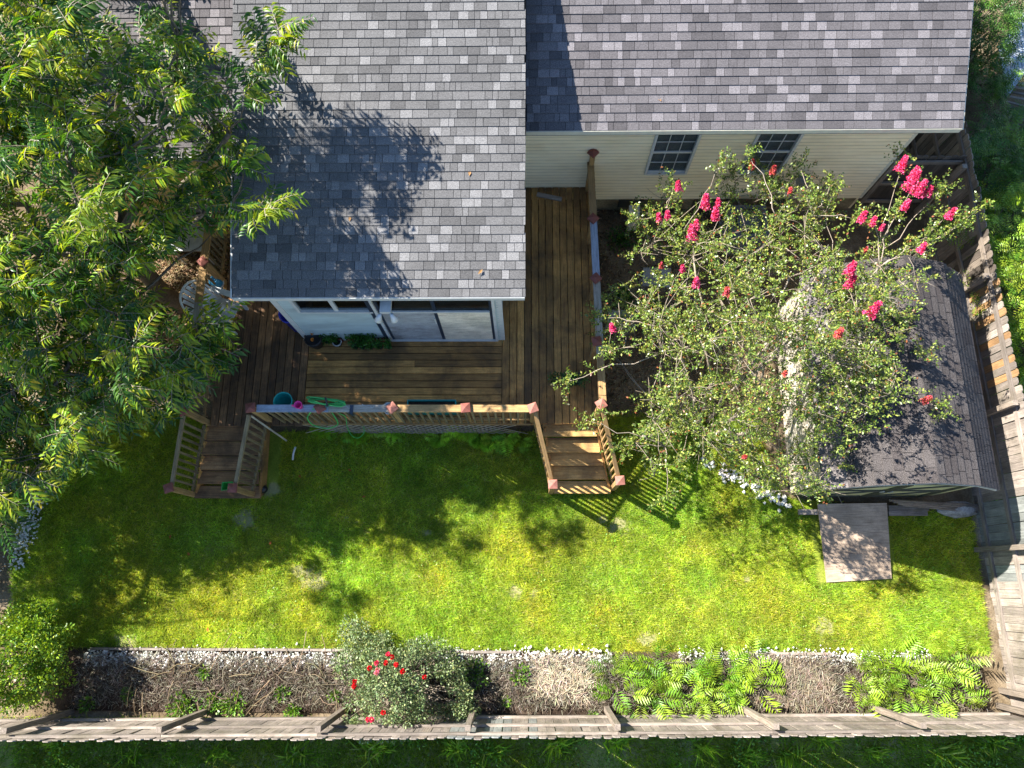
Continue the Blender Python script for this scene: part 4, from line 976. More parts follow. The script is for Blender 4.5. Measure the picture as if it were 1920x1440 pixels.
# ---- strap-leaved plants in the bed (large leaves are parts)
def fan_plant(pts, label, grp, cols, n=(13,18), L=.36):
    c0 = at(*pts[0], 0); t = thing('fan_palm_plant', c0, label, 'plant', grp); k = 0; st = MB()
    lmesh = []
    for cc in cols:
        V, Fc, C = pinnate(np.array([(0.,0,0)]), np.array([(1.,0,0)]), np.array([L]), 15, np.array([.20]), .15, [cc], [1], .3); lmesh.append(mesh_np('frond', V, Fc, M['leaf'], C))
    for (u, v) in pts:
        b_ = at(u, v, .05)
        for j in range(random.randint(6, 10)):
            a = random.random()*6.28; el = random.uniform(.2, 1.25); d = Vector((math.cos(a)*math.cos(el), math.sin(a)*math.cos(el), math.sin(el))); q = b_ + d*random.uniform(.08,.3) + Vector((0,0,.05))
            st.tube([b_, q], .006, 4); x = d; x.z *= .6; x.normalize(); y = Vector((0,0,1)).cross(x).normalized(); z = x.cross(y)
            m = Matrix((x, y, z)).transposed().to_4x4() @ Matrix.Rotation(random.uniform(-1.0,1.0), 4, 'X') @ Matrix.Scale(random.uniform(.5,1.15), 4); m.translation = q; add('frond', random.choice(lmesh), t, m); k += 1
    st.build('stem', M['bark'], t)['kind'] = 'stuff'
gy = [(.27,.40,.025),(.22,.38,.03),(.12,.26,.02),(.36,.46,.05),(.30,.42,.03)]
def scat(x0, x1, y0, y1, n, md=22):
    o = []; t = 0
    while len(o) < n and t < 4000:
        t += 1; p = (random.uniform(x0,x1), random.uniform(y0,y1))
        if all(math.hypot(p[0]-q[0], (p[1]-q[1])*1.3) > md for q in o): o.append(p)
    return o
fan_plant(scat(1140,1410,1236,1312,24,26), 'spreading yellow-green strap-leaved plants in the middle of the bed', 'strap-leaved plants in the back bed', gy)
fan_plant(scat(1590,1790,1236,1310,20,26), 'spreading yellow-green strap-leaved plants at the right end of the bed', 'strap-leaved plants in the back bed', gy)

# ---- ferns under the deck edge
def fern(p, r, lab):
    t = thing('fern', p, lab, 'fern', 'ferns along the deck skirting'); k = random.randint(7, 10); V_, F_, C_ = [], [], []
    a = rng.random(k)*6.28; el = rng.uniform(.2,.9,k); D = np.stack([np.cos(a)*np.cos(el), -np.abs(np.sin(a)*np.cos(el))*.9+.15, np.sin(el)], 1)
    for i in range(k):
        V, Fc, C = pinnate(np.array([tuple(p)]) + np.array([[0,0,.03]]), D[i:i+1], np.array([r*random.uniform(.8,1.2)]), 22, np.array([r*.38]), .3, [(.28,.52,.05),(.36,.60,.06)], [1,1], .45)
        add('frond', mesh_np('frond', V, Fc, M['fern'], C), t)
fpx = [(612,802,'leftmost fern under the lattice, below the green hose'),(672,812,'fern under the hose end by the lattice'),(735,806,'small fern against the lattice, left of the middle'),(825,822,'broad fern below the teal planter'),(868,805,'small fern right of the broad fern below the teal planter'),(898,818,'narrow fern between the broad fern and the right steps'),(925,826,'long drooping fern before the lattice'),(950,818,'wide fern left of the last one at the right steps'),(978,824,'rightmost fern at the foot of the lattice by the right steps')]
for u, v, lb in fpx: fern(at(u, v+1, .02), random.uniform(.30,.46), lb)
# ================================================================== GRASS, STONES, LITTER
def excl(x, y):
    e = ((x > -6.05) & (x < 1.4) & (y > 2.95)) | ((x > 5.1) & (x < 7.9) & (y > 1.6)) | ((x > 5.48) & (x < 7.0) & (y > -.0) & (y < 1.5)) | ((x > .35) & (x < 1.5) & (y > 1.75))
    return e | ((x > -6.15) & (x < -4.9) & (y > 1.62))
def grass(name, n, x0, x1, y0, y1, mask, hmin, hmax, w0, cols, wts, label, lean=.045):
    x = rng.uniform(x0, x1, n); y = rng.uniform(y0, y1, n); k = rng.random(n) < mask(x, y); x, y = x[k], y[k]; m = len(x)
    P = np.stack([x, y, np.full(m, -.004)], 1); h = rng.uniform(hmin, hmax, m)*(.75 + .5*vnoise(x, y, 2.2, 7)); ln = rng.normal(0, lean, (m, 3)); ln[:,2] = 0; ln[:,0] += .015
    c = colmix(m, cols, wts, .16); t = vnoise(x, y, .9, 1)*.6 + vnoise(x, y, 3.3, 2)*.4; c *= (.72 + .55*t)[:,None]; c[:,0] *= .8 + .4*vnoise(x, y, 1.6, 9); c *= (.72 + .56*vnoise(x, y, 11, 5))[:,None]
    V, Fc, C = blades(P, ln, h, rng.uniform(.7,1.3,m)*w0, c)
    o = add(name, mesh_np(name, V, Fc, M['grass'], C)); return tag(o, label, None, None, 'stuff')
lawnpoly = LAWN
def lmask(x, y): return inpoly(x, y, lawnpoly)*(~excl(x, y))*patches(x, y)*(.75+.25*vnoise(x,y,1.2,3))
GC = [(.46,.60,.05),(.60,.68,.08),(.26,.44,.04),(.68,.64,.28)]
grass('lawn_grass', 560000, -10.2, 8.6, -1.27, 3.4, lmask, .03, .06, .011, GC, [5,4,3,.8], 'short green lawn grass across the whole garden')
GD = [(.32,.52,.04),(.38,.52,.06),(.18,.34,.035),(.44,.46,.14)]
grass('lane_grass', 130000, -10.5, 10.5, -4.1, -2.42, lambda x,y: np.clip(vnoise(x,y,1.1,12)*1.6-.15+ (y<-2.9)*.2, .08, 1), .05, .12, .012, GD, [4,3,3,1], 'rough uneven grass outside the back fence', .05)
cover('lane_weeds', -10.5, 10.5, -4.2, -2.45, 42000, .10, .055, [(.20,.42,.04),(.30,.46,.06),(.10,.24,.03)], 'low leafy weeds mixed into the grass outside the back fence', lambda x,y: (vnoise(x,y,1.7,21) > .55)*.9 + .04)
cover('clover', -9.5, 8.4, -1.2, 2.8, 30000, .045, .035, [(.20,.42,.03),(.28,.50,.05)], 'darker clover and weeds growing in the lawn', lambda x,y: lmask(x,y)*((vnoise(x,y,2.3,31) > .62)*.8 + .02))
cover('fallen_petals', 1.5, 6.0, -.6, 2.5, 260, .06, .022, [(.75,.2,.3),(.5,.25,.1),(.4,.2,.08)], 'fallen petals and small dry leaves on the lawn below the crape myrtle', lambda x,y: lmask(x,y), mat='petal')
# long grass tufts outside the back fence (each one a thing)
def tuft(p, n, L, lab, grp='long grass tufts outside the back fence', cols=GD, cat='grass tuft'):
    n = int(n*random.uniform(.4,1.5)); a = rng.random(n)*6.28 + rng.normal(0,.9,n)*0; a = a + .9*np.sin(a + random.random()*6); el = rng.uniform(.1,1.3,n); L = L*random.uniform(.7,1.2); p = Vector(p) + Vector((random.uniform(-.15,.15), random.uniform(-.05,.12), 0)); D = np.stack([np.cos(a)*np.cos(el), np.sin(a)*np.cos(el), np.sin(el)], 1); Ls = rng.uniform(.6,1.2,n)*L
    s = np.array([0,.35,.7,1.]); A = np.array(p) + (rng.normal(0,.07,(n,3))*np.array([1.4,.6,0]))[:,None] + D[:,None]*(Ls[:,None]*s)[...,None]; A[...,2] -= (s**2)[None]*Ls[:,None]*.55*np.cos(el)[:,None]
    A[...,2] = np.maximum(A[...,2], .015); side = nrm(np.cross(D, [0,0,1.])); wv = np.array([.011,.012,.008,.001])
    V = np.stack([A - side[:,None]*wv[None,:,None], A + side[:,None]*wv[None,:,None]], 2).reshape(-1,3); b = np.arange(n)[:,None]*8
    Fc = np.concatenate([b + np.array([[2*j, 2*j+1, 2*j+3, 2*j+2]]) for j in range(3)], 0); C = np.repeat(colmix(n, cols, [4,3,3,1], .15), 8, 0)
    o = add('grass_tuft', mesh_np('grass_tuft', V, Fc, M['grass'], C)); return tag(o, lab, cat, grp)
for i, (u, v, L) in enumerate([(110,1405,.3),(400,1420,.25),(690,1405,.42),(860,1410,.38),(1040,1405,.35),(1165,1400,.35),(1300,1395,.4),(1400,1420,.4),(1530,1395,.3),(1640,1405,.4),(1770,1420,.45),(1850,1400,.4),(930,1425,.3),(560,1425,.3),(1480,1430,.4),(260,1430,.3)]):
    tuft(at(u, v, 0), 90, L, ('large' if L > .39 else 'small' if L < .31 else 'medium') + ' grass tuft outside the back fence, ' + ['near the bottom left corner', 'below the second fence post', 'below the left side of the rose bush', 'below the right side of the rose bush', 'left of the middle fence post', 'directly below the middle fence post', 'right of the middle fence post', 'at the bottom edge, right of the middle', 'below the gap right of the strap-leaved plants', 'below the slanting post on the right', 'towards the bottom right, in full view', 'nearest the bottom right corner', 'at the bottom edge under the dark mulch', 'at the bottom edge left of the rose bush', 'at the bottom edge right of the centre', 'at the bottom edge, lower left'][i])
# white stones of the bed edge
def stones(name, x0, x1, yc, wy, n, lab, sz=(.012,.034), zb=.04, line=None):
    t = rng.random(n)
    if line is None: x = x0 + (x1-x0)*t; y = yc + rng.normal(0, wy, n)
    else: x = line[0].x + (line[1].x-line[0].x)*t + rng.normal(0,wy,n); y = line[0].y + (line[1].y-line[0].y)*t + rng.normal(0,wy,n)
    r_ = rng.uniform(*sz, n); P = np.stack([x, y, zb + r_*.2 + rng.random(n)*.02], 1)
    oc = np.array([(1,0,0),(0,1,0),(-1,0,0),(0,-1,0),(0,0,1),(0,0,-1)], float); q = oc[None]*r_[:,None,None]*rng.uniform(.55,1.3,(n,6,1)); q = q + rng.normal(0,.15,(n,6,3))*r_[:,None,None]
    V = (P[:,None] + q).reshape(-1,3); f = np.array([(0,1,4),(1,2,4),(2,3,4),(3,0,4),(1,0,5),(2,1,5),(3,2,5),(0,3,5)]); Fc = (np.arange(n)[:,None,None]*6 + f).reshape(-1,3)
    C = np.repeat(colmix(n, [(.70,.68,.66),(.52,.50,.47),(.82,.81,.80)], [3,1,2], .08), 6, 0)
    o = add(name, mesh_np(name, V, Fc, M['stone'], C)); return tag(o, lab, None, None, 'stuff')
stones('white_stones', -8.2, -3.2, -1.42, .07, 2600, 'white stones along the left part of the back bed')
stones('white_stones', -1.6, 1.6, -1.40, .09, 1500, 'white stones along the middle of the back bed')
stones('white_stones', 2.8, 7.4, -1.33, .07, 1500, 'white stones along the right part of the back bed')
stones('white_stones', 0, 1, 0, .1, 500, 'line of white stones at the left edge of the lawn', zb=.02, line=(at(30,1060,0), at(90,880,0)))
stones('pale_stones', 0, 1, 0, .07, 110, 'pale stones around the foot of the crape myrtle', sz=(.03,.07), zb=.02, line=(at(1310,860,0), at(1480,950,0)))
# edging boards of the bed
for x0, x1, lb in ((-8.1,-5.7,'grey timber edging board of the bed, left piece'),(-5.69,-3.2,'grey timber edging board of the bed, ending at the rose bush'),(-1.5,-.1,'grey timber edging board right of the rose bush'),(3.4,5.6,'grey timber edging board between the strap-leaved plants')):
    e = add('edging_board', boxmesh('edging_board', x1-x0, .04, .09, M['fence']), None, Matrix.Translation(((x0+x1)/2, -1.25 + random.uniform(-.01,.01), .045))); tag(e, lb, 'edging board', 'edging boards of the back bed')
# straw and dead stems
def strands(name, n, x0, x1, y0, y1, L, wd, cols, lab, z=.07, mask=None):
    x = rng.uniform(x0, x1, n); y = rng.uniform(y0, y1, n)
    if mask is not None: k = rng.random(n) < mask(x, y); x, y = x[k], y[k]; n = len(x)
    a = rng.random(n)*6.28; cur = rng.normal(0, .8, n); Ls = rng.uniform(.5,1.4,n)*L; s = np.linspace(0,1,4); th = a[:,None] + cur[:,None]*s[None]
    dx = np.cumsum(np.cos(th)*Ls[:,None]/3, 1); dy = np.cumsum(np.sin(th)*Ls[:,None]/3, 1); zz = z + rng.random((n,1))*.03 + np.sin(s*np.pi)[None]*Ls[:,None]*.15*rng.random((n,1))
    A = np.stack([x[:,None]+dx, y[:,None]+dy, np.broadcast_to(zz, dx.shape)], -1); sd = np.stack([-np.sin(th), np.cos(th), np.zeros_like(th)], -1)*wd/2
    up_ = np.array([0,0,wd]); V = np.stack([A-sd, A+sd, A+up_], 2).reshape(-1,3); b = np.arange(n)[:,None]*12
    Fc = np.concatenate([b + np.array([[3*j,3*j+1,3*j+4,3*j+3],[3*j+1,3*j+2,3*j+5,3*j+4],[3*j+2,3*j,3*j+3,3*j+5]]).reshape(1,-1) for j in range(3)], 0).reshape(-1,4)
    C = np.repeat(colmix(n, cols, [1]*len(cols), .2), 12, 0); o = add(name, mesh_np(name, V, Fc, M['straw'], C)); return tag(o, lab, None, None, 'stuff')
SC = [(.22,.185,.15),(.13,.105,.08),(.07,.052,.04),(.38,.34,.28)]
strands('straw_mulch', 26000, -8.3, 8.2, -2.2, -1.35, .10, .006, SC, 'dry straw and bark mulch of the back bed')
strands('dry_straw', 2300, 4.1, 5.5, -2.1, -1.4, .16, .008, [(.40,.34,.27),(.27,.22,.17),(.15,.115,.085)], 'pale dry straw pile between the strap-leaved plants')
strands('dry_straw', 1100, .2, 1.2, -2.0, -1.4, .16, .008, [(.62,.55,.44),(.4,.33,.25)], 'pale dry straw left of the strap-leaved plants')
strands('dead_vines', 60, -7.2, -3.2, -1.95, -1.65, .55, .012, [(.36,.28,.20),(.24,.18,.12)], 'dead brown vines lying on the left part of the bed', .1)
strands('leaf_litter', 9000, -8.6, -6.1, 4.2, 7.0, .05, .02, [(.40,.31,.20),(.30,.21,.12),(.22,.14,.08)], 'dry leaf litter under the large tree', .0)
strands('leaf_litter', 5000, 1.45, 5.0, 3.3, 7.8, .05, .018, [(.22,.15,.09),(.12,.08,.05),(.30,.24,.15)], 'dry leaf litter between the deck and the crape myrtle', .03)
# fallen leaves on the lawn
for u, v, lb in [(652,880,'orange fallen leaf on the shaded grass below the ferns'),(560,890,'pale orange fallen leaf on the shaded grass near the left steps'),(678,932,'brown fallen leaf on the shaded lawn'),(356,1042,'reddish fallen leaf on the lawn at the left'),(390,1185,'orange fallen leaf on the lawn above the bed'),(505,1022,'tan fallen leaf beside the bare patch'),(320,1002,'dark orange fallen leaf below the left steps')]:
    V, Fc, C = leaves([(0,0,0)], [(1,0,.05)], [(0,0,1)], .09, .045, .3, .05, [(.42,.13,.03)]); o = add('fallen_leaf', mesh_np('fallen_leaf', V, Fc, M['petal'], C), None, Matrix.Translation(at(u,v,.065)) @ Matrix.Rotation(random.random()*6, 4, 'Z')); tag(o, lb, 'leaf', 'fallen leaves on the lawn')
for u, v, lb in [(905,505,'tan dry leaf on the roof near the right end of the eave'),(655,415,'small brown leaf on the roof in the middle of the tree shadow'),(880,330,'brown leaf on the sunlit grey shingles of the projecting room'),(1240,190,'tan leaf on the main roof above the first window')]:
    g = at(u, v, 3.7)
    PP = PW if u < 985 else PR
    for _ in range(6): g = at(u, v, PP[1] + (g.y - PP[0])*math.tan(PP[2]) + .03)
    V, Fc, C = leaves([(0,0,0)], [(1,0,0)], [(0,0,1)], .11, .05, .3, .02, [(.35,.19,.08)]); o = add('fallen_leaf', mesh_np('fallen_leaf', V, Fc, M['petal'], C), None, Matrix.Translation(g) @ Matrix.Rotation(random.random()*6, 4, 'Z')); tag(o, lb, 'leaf', 'fallen leaves on the roof')
# weeds in the bed and on the side soil
def weed(p, r, n, lab, cols=[(.13,.28,.03),(.20,.32,.04),(.07,.18,.02)], L=.06):
    d = randdir(n, .1, .9); P = np.array(p) + d*rng.random((n,1))*r*np.array([1,1,.5]); V, Fc, C = diamonds(P, nrm(d+randdir(n)*.4), randdir(n,.3,1), rng.uniform(.7,1.3,n)*L, L*.55, colmix(n, cols, [2,2,2], .15))
    o = add('weed', mesh_np('weed', V, Fc, M['leaf'], C)); tag(o, lab, 'weed', 'weeds in the garden bed'); o['kind'] = 'stuff'
for u, v, r, lb in [(385,1262,.14,'small green weed among the white stones at the left'),(345,1325,.3,'leafy weed beside the second fence post from the left'),(440,1322,.25,'low weed patch right of the second fence post'),(400,1318,.2,'weed clump in front of the second fence post'),(530,1300,.15,'upright weed on the dark mulch left of the rose bush'),(628,1303,.12,'small round weed left of the rose bush'),(550,1335,.16,'weed on the bottom rail, left of the rose bush'),(240,1300,.12,'sparse weed near the bush in the corner'),(165,1320,.15,'shaded weed beside the corner bush'),(890,1262,.3,'green weed patch over the white stones right of the rose bush'),(975,1265,.2,'yellowish weed right of the white stones'),(1110,1340,.08,'tiny weed by the fence rail'),(1380,1275,.25,'feathery bright weed at the right end of the middle plants'),(1640,1325,.14,'bright weed at the top of the slanting post'),(950,1315,.08,'single small weed on the brown mulch'),(1345,1300,.2,'broad leafy weed among the middle plants'),(1210,1310,.22,'weed at the fence foot below the middle plants')]:
    weed(at(u, v, .06), r, int(60+900*r*r*4), lb)
for u, v, r, lb in [(1165,450,.35,'dark green weed patch between deck rail and crape myrtle'),(1215,590,.4,'shaded green patch below the crape myrtle, near the deck rail'),(1165,560,.25,'small weed beside the deck railing under the myrtle'),(1700,360,.35,'green climbing weed at the fence corner')]:
    weed(at(u, v, .05), r, 420, lb, [(.05,.14,.02),(.08,.20,.02),(.03,.08,.02)])
# myrtle sprigs that reach over the right railing
sp_ = thing('potted_shrub', at(1080,715,DZ), 'small dark green potted shrub on the deck by the right railing', 'plant')
MB().lathe(at(1080,715,DZ), [(0,.002),(.09,.002),(.12,.2),(.1,.2),(.09,.17),(0,.17)], 14).build('pot', M['black'], sp_)
V, Fc, C = bush_foliage([at(random.gauss(1068,18), random.gauss(712,7), DZ+random.uniform(.25,.5)) for _ in range(22)], 40, .1, .045, .5, [(.03,.09,.02),(.05,.13,.03)], [1,1]); o = add('foliage', mesh_np('foliage', V, Fc, M['small_leaf'], C), sp_); o['kind'] = 'stuff'

# ================================================================== THINGS ON AND AROUND THE DECK
# trash can
c = at(530,752,1.62); c.z = 0
can = thing('trash_can', (c.x, c.y, DZ), 'turquoise plastic bin behind the left end of the front railing', 'bin')
MB().lathe((c.x,c.y,DZ), [(0,.005),(.125,.005),(.165,.60),(.175,.60),(.175,.62),(.157,.62),(.157,.60),(.118,.02),(0,.02)], 28).build('bucket', M['turq'], can, smooth=True)
# pink watering cup
c = at(562,760,RZ+.06)
cup = thing('watering_can', (c.x, 2.93, RZ+.004), 'bright pink plastic cup standing on the railing', 'cup')
MB().lathe((c.x, 2.93, RZ+.004), [(0,.001),(.045,.001),(.065,.15),(.07,.15),(.07,.16),(.058,.16),(.04,.012),(0,.012)], 20).build('cup', M['pink'], cup, smooth=True)
MB().tube([(c.x-.062,2.93,RZ+.13),(c.x-.12,2.93,RZ+.12),(c.x-.12,2.93,RZ+.05),(c.x-.052,2.93,RZ+.04)], .009, 6).build('handle', M['pink'], cup, smooth=True)
# garden hose
hz = thing('garden_hose', at(605,756,RZ), 'green garden hose coiled over the railing with a loop hanging down', 'hose')
mb = MB()
for k in range(6):
    pts = []
    for j in range(25):
        a = j/24*2*math.pi; pts.append(at(612 + 3*math.sin(k*2.1) + (30+k*.9+random.uniform(-1.5,1.5))*math.cos(a), 753 + (4+k*1.0)*math.sin(a+k*.2), RZ+.03+.014*k+.03*math.sin(a*2+k)))
    mb.tube(pts, .011, 6)
def smooth_path(ctrl, n=10):
    out = []; c = [ctrl[0]] + list(ctrl) + [ctrl[-1]]
    for i in range(1, len(c)-2):
        for j in range(n):
            t = j/n; p0, p1, p2, p3 = c[i-1], c[i], c[i+1], c[i+2]
            out.append(.5*((2*p1) + (p2-p0)*t + (2*p0-5*p1+4*p2-p3)*t*t + (3*p1-p0-3*p2+p3)*t**3))
    out.append(c[-2]); return out
mb.tube(smooth_path([at(612,757,2.0), at(592,764,1.97), at(580,776,1.85), at(577,786,1.6), at(588,797,1.35), at(612,803,1.2), at(632,797,1.3), at(630,785,1.55), at(616,765,1.9), at(612,758,2.0)]), .011, 7)
mb.tube(smooth_path([at(636,775,1.85), at(648,782,1.6), at(651,800,1.2), at(660,817,.6), at(672,821,.4), at(682,812,.6), at(682,800,1.0)]), .008, 6)
mb.build('coil', M['hose'], hz, smooth=True)
plank('strap', at(610,745,2.1), at(614,762,2.1), .03, .02, M['black'], hz)
# small clamps and hook on the rail
for u, v, lb in ((645,762,'small white metal hook on the railing, right of the hose'),(688,761,'second small white metal hook on the railing, nearer the middle post')):
    t = thing('hook', at(u, v, RZ), lb, 'hook', 'metal hooks on the railing')
    p = [at(u-9,v-3,RZ+.015), at(u-2,v+1,RZ+.03), at(u+4,v-1,RZ+.015), at(u+10,v+4,RZ+.015), at(u+12,v+1,RZ+.015)]
    MB().tube(smooth_path(p, 5), .006, 5).build('wire', M['metal_pale'], t)
t = thing('clip_lamp', at(660,768,RZ), 'small dark clip hanging on the railing right of the hose', 'clip')
c = at(659,766,RZ+.01); MB().box((c.x-.03, 2.96, RZ+.003), (c.x+.03, 2.83, RZ+.02)).box((c.x-.025, 2.80, RZ-.16), (c.x+.025, 2.828, RZ+.02)).build('clip', M['frame_dark'], t)
# teal planter behind the balusters
a = at(762,779,1.25); b_ = at(854,779,1.25)
pl = thing('planter_box', ((a.x+b_.x)/2, 3.12, DZ), 'long teal plastic planter on the deck behind the front balusters', 'planter')
x0, x1, y0, y1 = a.x, b_.x, 3.0, 3.24
MB().box((x0,y0,DZ+.002),(x1,y1,DZ+.02)).box((x0,y0,DZ+.02),(x1,y0+.015,DZ+.24)).box((x0,y1-.015,DZ+.02),(x1,y1,DZ+.24)).box((x0,y0+.015,DZ+.02),(x0+.015,y1-.015,DZ+.24)).box((x1-.015,y0+.015,DZ+.02),(x1,y1-.015,DZ+.24)).build('tray', M['teal'], pl)
MB().box((x0+.02,y0+.02,DZ+.02),(x1-.02,y1-.02,DZ+.15)).build('soil_fill', M['mulch'], pl)
c = at(727,780,1.25); t = thing('flower_pot', (c.x, 3.08, DZ), 'round blue pot with a white rim behind the balusters by the middle post', 'pot')
MB().lathe((c.x,3.08,DZ), [(0,.002),(.08,.002),(.11,.2),(.095,.2),(.08,.03),(0,.03)], 18).build('pot', M['cyan'], t, smooth=True); MB().lathe((c.x,3.08,DZ), [(.095,.203),(.118,.203),(.118,.225),(.095,.225),(.095,.203)], 18).build('rim', M['plastic_white'], t, smooth=True)
c = at(640,778,1.4); t = thing('spray_bottle', (c.x, 3.05, DZ), 'small blue bottle behind the balusters right of the hose', 'bottle')
MB().lathe((c.x,3.05,DZ), [(0,.002),(.05,.002),(.05,.22),(.02,.28),(.02,.32),(0,.32)], 12).build('bottle', M['cyan'], t, smooth=True)
# flood light under the eave
fc = aty(724, 566, 4.42)
fl_ = thing('flood_light', fc, 'white twin-headed flood light under the eave above the sliding door', 'light')
MB().box((fc.x-.09, 4.22, fc.z-.03), (fc.x+.09, YW-.03, fc.z+.05)).build('bracket', M['trim'], fl_)
for s_ in (-1, 1):
    q = Matrix.Rotation(R(150), 3, 'X') @ Matrix.Rotation(R(18*s_), 3, 'Y')
    MB().lathe((fc.x + s_*.10, 4.20, fc.z-.02), [(0,-.02),(.03,-.02),(.038,.03),(.07,.13),(.062,.13),(.03,.05),(0,.05)], 16, q).build('lamp_head', M['plastic_white'], fl_, smooth=True)
# plants and pots by the room wall
def pot(u, v, r, h, mat, label, leafy=True, ring=False, grp='potted plants along the room wall', cols=[(.04,.14,.02),(.07,.20,.03)], hh=.22):
    c = at(u, v, DZ+h); c.z = DZ; t = thing('flower_pot', c, label, 'pot', grp)
    MB().lathe(c, [(0,.002),(r*.72,.002),(r,h),(r*.9,h),(r*.82,h*.85),(0,h*.85)], 18).build('pot', mat, t, smooth=True)
    if ring: MB().lathe(c, [(r*.86,h+.002),(r*1.12,h+.002),(r*1.12,h+.02),(r*.86,h+.02),(r*.86,h+.002)], 20).build('rim', M['clay_pot'], t, smooth=True)
    if leafy:
        V, Fc, C = bush_foliage([c + Vector((random.gauss(0,r*.5), random.gauss(0,r*.5), h+random.uniform(.02,hh))) for _ in range(8)], 20, .06, .05, .5, cols, [1,1]); o = add('foliage', mesh_np('foliage', V, Fc, M['small_leaf'], C), t); o['kind'] = 'stuff'
    return t
t = pot(586, 633, .17, .34, M['black'], 'large black pot with two orange blooms at the room corner', False)
for du, dv in ((-1,-8),(0,4)):
    p = at(586+du, 633+dv, DZ+.38); n = 30; d = randdir(n, 0, 1); V, Fc, C = diamonds(np.array(p)+d*.01, d, randdir(n), .032, .032, colmix(n, [(.75,.32,.05)], [1], .1)); add('bloom', mesh_np('bloom', V, Fc, M['petal'], C), t)
pot(612, 636, .07, .14, M['black'], 'small leafy pot between the large black pot and the pale rimmed pot', hh=.15)
pot(632, 641, .085, .13, M['black'], 'pot with a pale rim in front of the small square planter', False, True)
for i, (u, lb) in enumerate(((665,'small dark pot with a bushy plant, leftmost of the row by the door'),(679,'small dark pot, second in the row by the door'),(694,'small dark pot, middle of the row by the door'),(711,'small dark pot, fourth in the row by the door'),(728,'small dark pot nearest the sliding door'))): pot(u, 648, .062, .11, M['black'], lb, hh=.16 if i not in (0, 2) else .3)
def planter(u0, u1, v, label, leaf):
    a = at(u0, v, DZ+.17); b_ = at(u1, v, DZ+.17); y0, y1 = a.y-.10, min(a.y+.12, YW-.045); x0, x1 = a.x, b_.x
    t = thing('planter_box', ((x0+x1)/2, (y0+y1)/2, DZ), label, 'planter', 'terracotta planters along the room wall')
    MB().box((x0,y0,DZ+.002),(x1,y1,DZ+.02)).box((x0,y0,DZ+.02),(x1,y0+.02,DZ+.17)).box((x0,y1-.02,DZ+.02),(x1,y1,DZ+.17)).box((x0,y0+.02,DZ+.02),(x0+.02,y1-.02,DZ+.17)).box((x1-.02,y0+.02,DZ+.02),(x1,y1-.02,DZ+.17)).build('tray', M['terra'], t)
    MB().box((x0+.022,y0+.022,DZ+.02),(x1-.022,y1-.022,DZ+.13)).build('soil_fill', M['mulch'], t)
    if leaf:
        V, Fc, C = bush_foliage([Vector((random.uniform(x0+.05,x1-.05), (y0+y1)/2, DZ+random.uniform(.16,.34))) for _ in range(int(14*(x1-x0)/.4))], 34, .08, .05, .5, [(.04,.14,.02),(.07,.20,.03)], [1,1]); o = add('foliage', mesh_np('foliage', V, Fc, M['small_leaf'], C), t); o['kind'] = 'stuff'
planter(609, 641, 627, 'short terracotta planter beside the large black pot', True); planter(651, 706, 627, 'long terracotta planter full of leafy plants', True); planter(708, 729, 627, 'small terracotta planter next to the sliding door', False)
# blue tub at the side wall
t = thing('plastic_tub', (-4.36, 4.95, DZ), 'tall bright blue plastic tub behind the corner of the room', 'tub')
MB().lathe((-4.42,4.80,DZ), [(0,.002),(.15,.002),(.18,.62),(.19,.62),(.19,.65),(.17,.65),(.14,.02),(0,.02)], 26).build('tub', M['blue'], t, smooth=True)
# loose board by the main wall
t = add('loose_board', boxmesh('loose_board', .52, .09, .03, M['fence']), None, frame(at(1001,363,DZ+.03), at(1059,375,DZ+.03))[0]); tag(t, 'short grey board lying on the deck against the main house wall', 'board')
# leaning pole at the front left post
t = add('wooden_pole', boxmesh('wooden_pole', (at(471,780,1.75)-at(537,826,.25)).length, .03, .03, M['rail_pale']), None, frame(at(471,780,1.75), at(537,826,.25))[0]); tag(t, 'thin pale pole leaning down from the front left railing post', 'pole')
c = at(549,850,.1); t = thing('drain_pipe', c, 'short white pipe on the dark ground under the pole', 'pipe'); MB().tube([at(549,862,.05), at(550,850,.12), at(554,838,.15)], .02, 8).build('pipe', M['plastic_white'], t, smooth=True)
# green bucket and dark ball at the left steps
c = at(428,912,.45); t = thing('bucket', (c.x,c.y,.34), 'small green plastic tub on the left steps', 'bucket')
MB().add([(c.x+a*s_, c.y+b_*s_, z) for s_, z in ((.07,.342),(.11,.50),(.095,.50),(.06,.36)) for a, b_ in ((-1,-.8),(1,-.6),(.9,.8),(-1,.7))], [(3,2,1,0),(12,13,14,15)] + [(r_*4+i, r_*4+(i+1)%4, (r_+1)*4+(i+1)%4, (r_+1)*4+i) for r_ in range(3) for i in range(4)]).build('tub', M['green'], t)
c = at(493,917,.1); t = thing('glass_ball', (c.x,c.y,0), 'dark shiny ball on the ground beside the left steps', 'ball'); MB().lathe((c.x,c.y,.09), [(.085*math.sin(a*math.pi/10), -.085*math.cos(a*math.pi/10)) for a in range(11)], 18).build('ball', M['black'], t, smooth=True); MB().lathe((c.x,c.y,0), [(0,.001),(.06,.001),(.05,.02),(0,.02)], 12).build('base', M['black'], t)
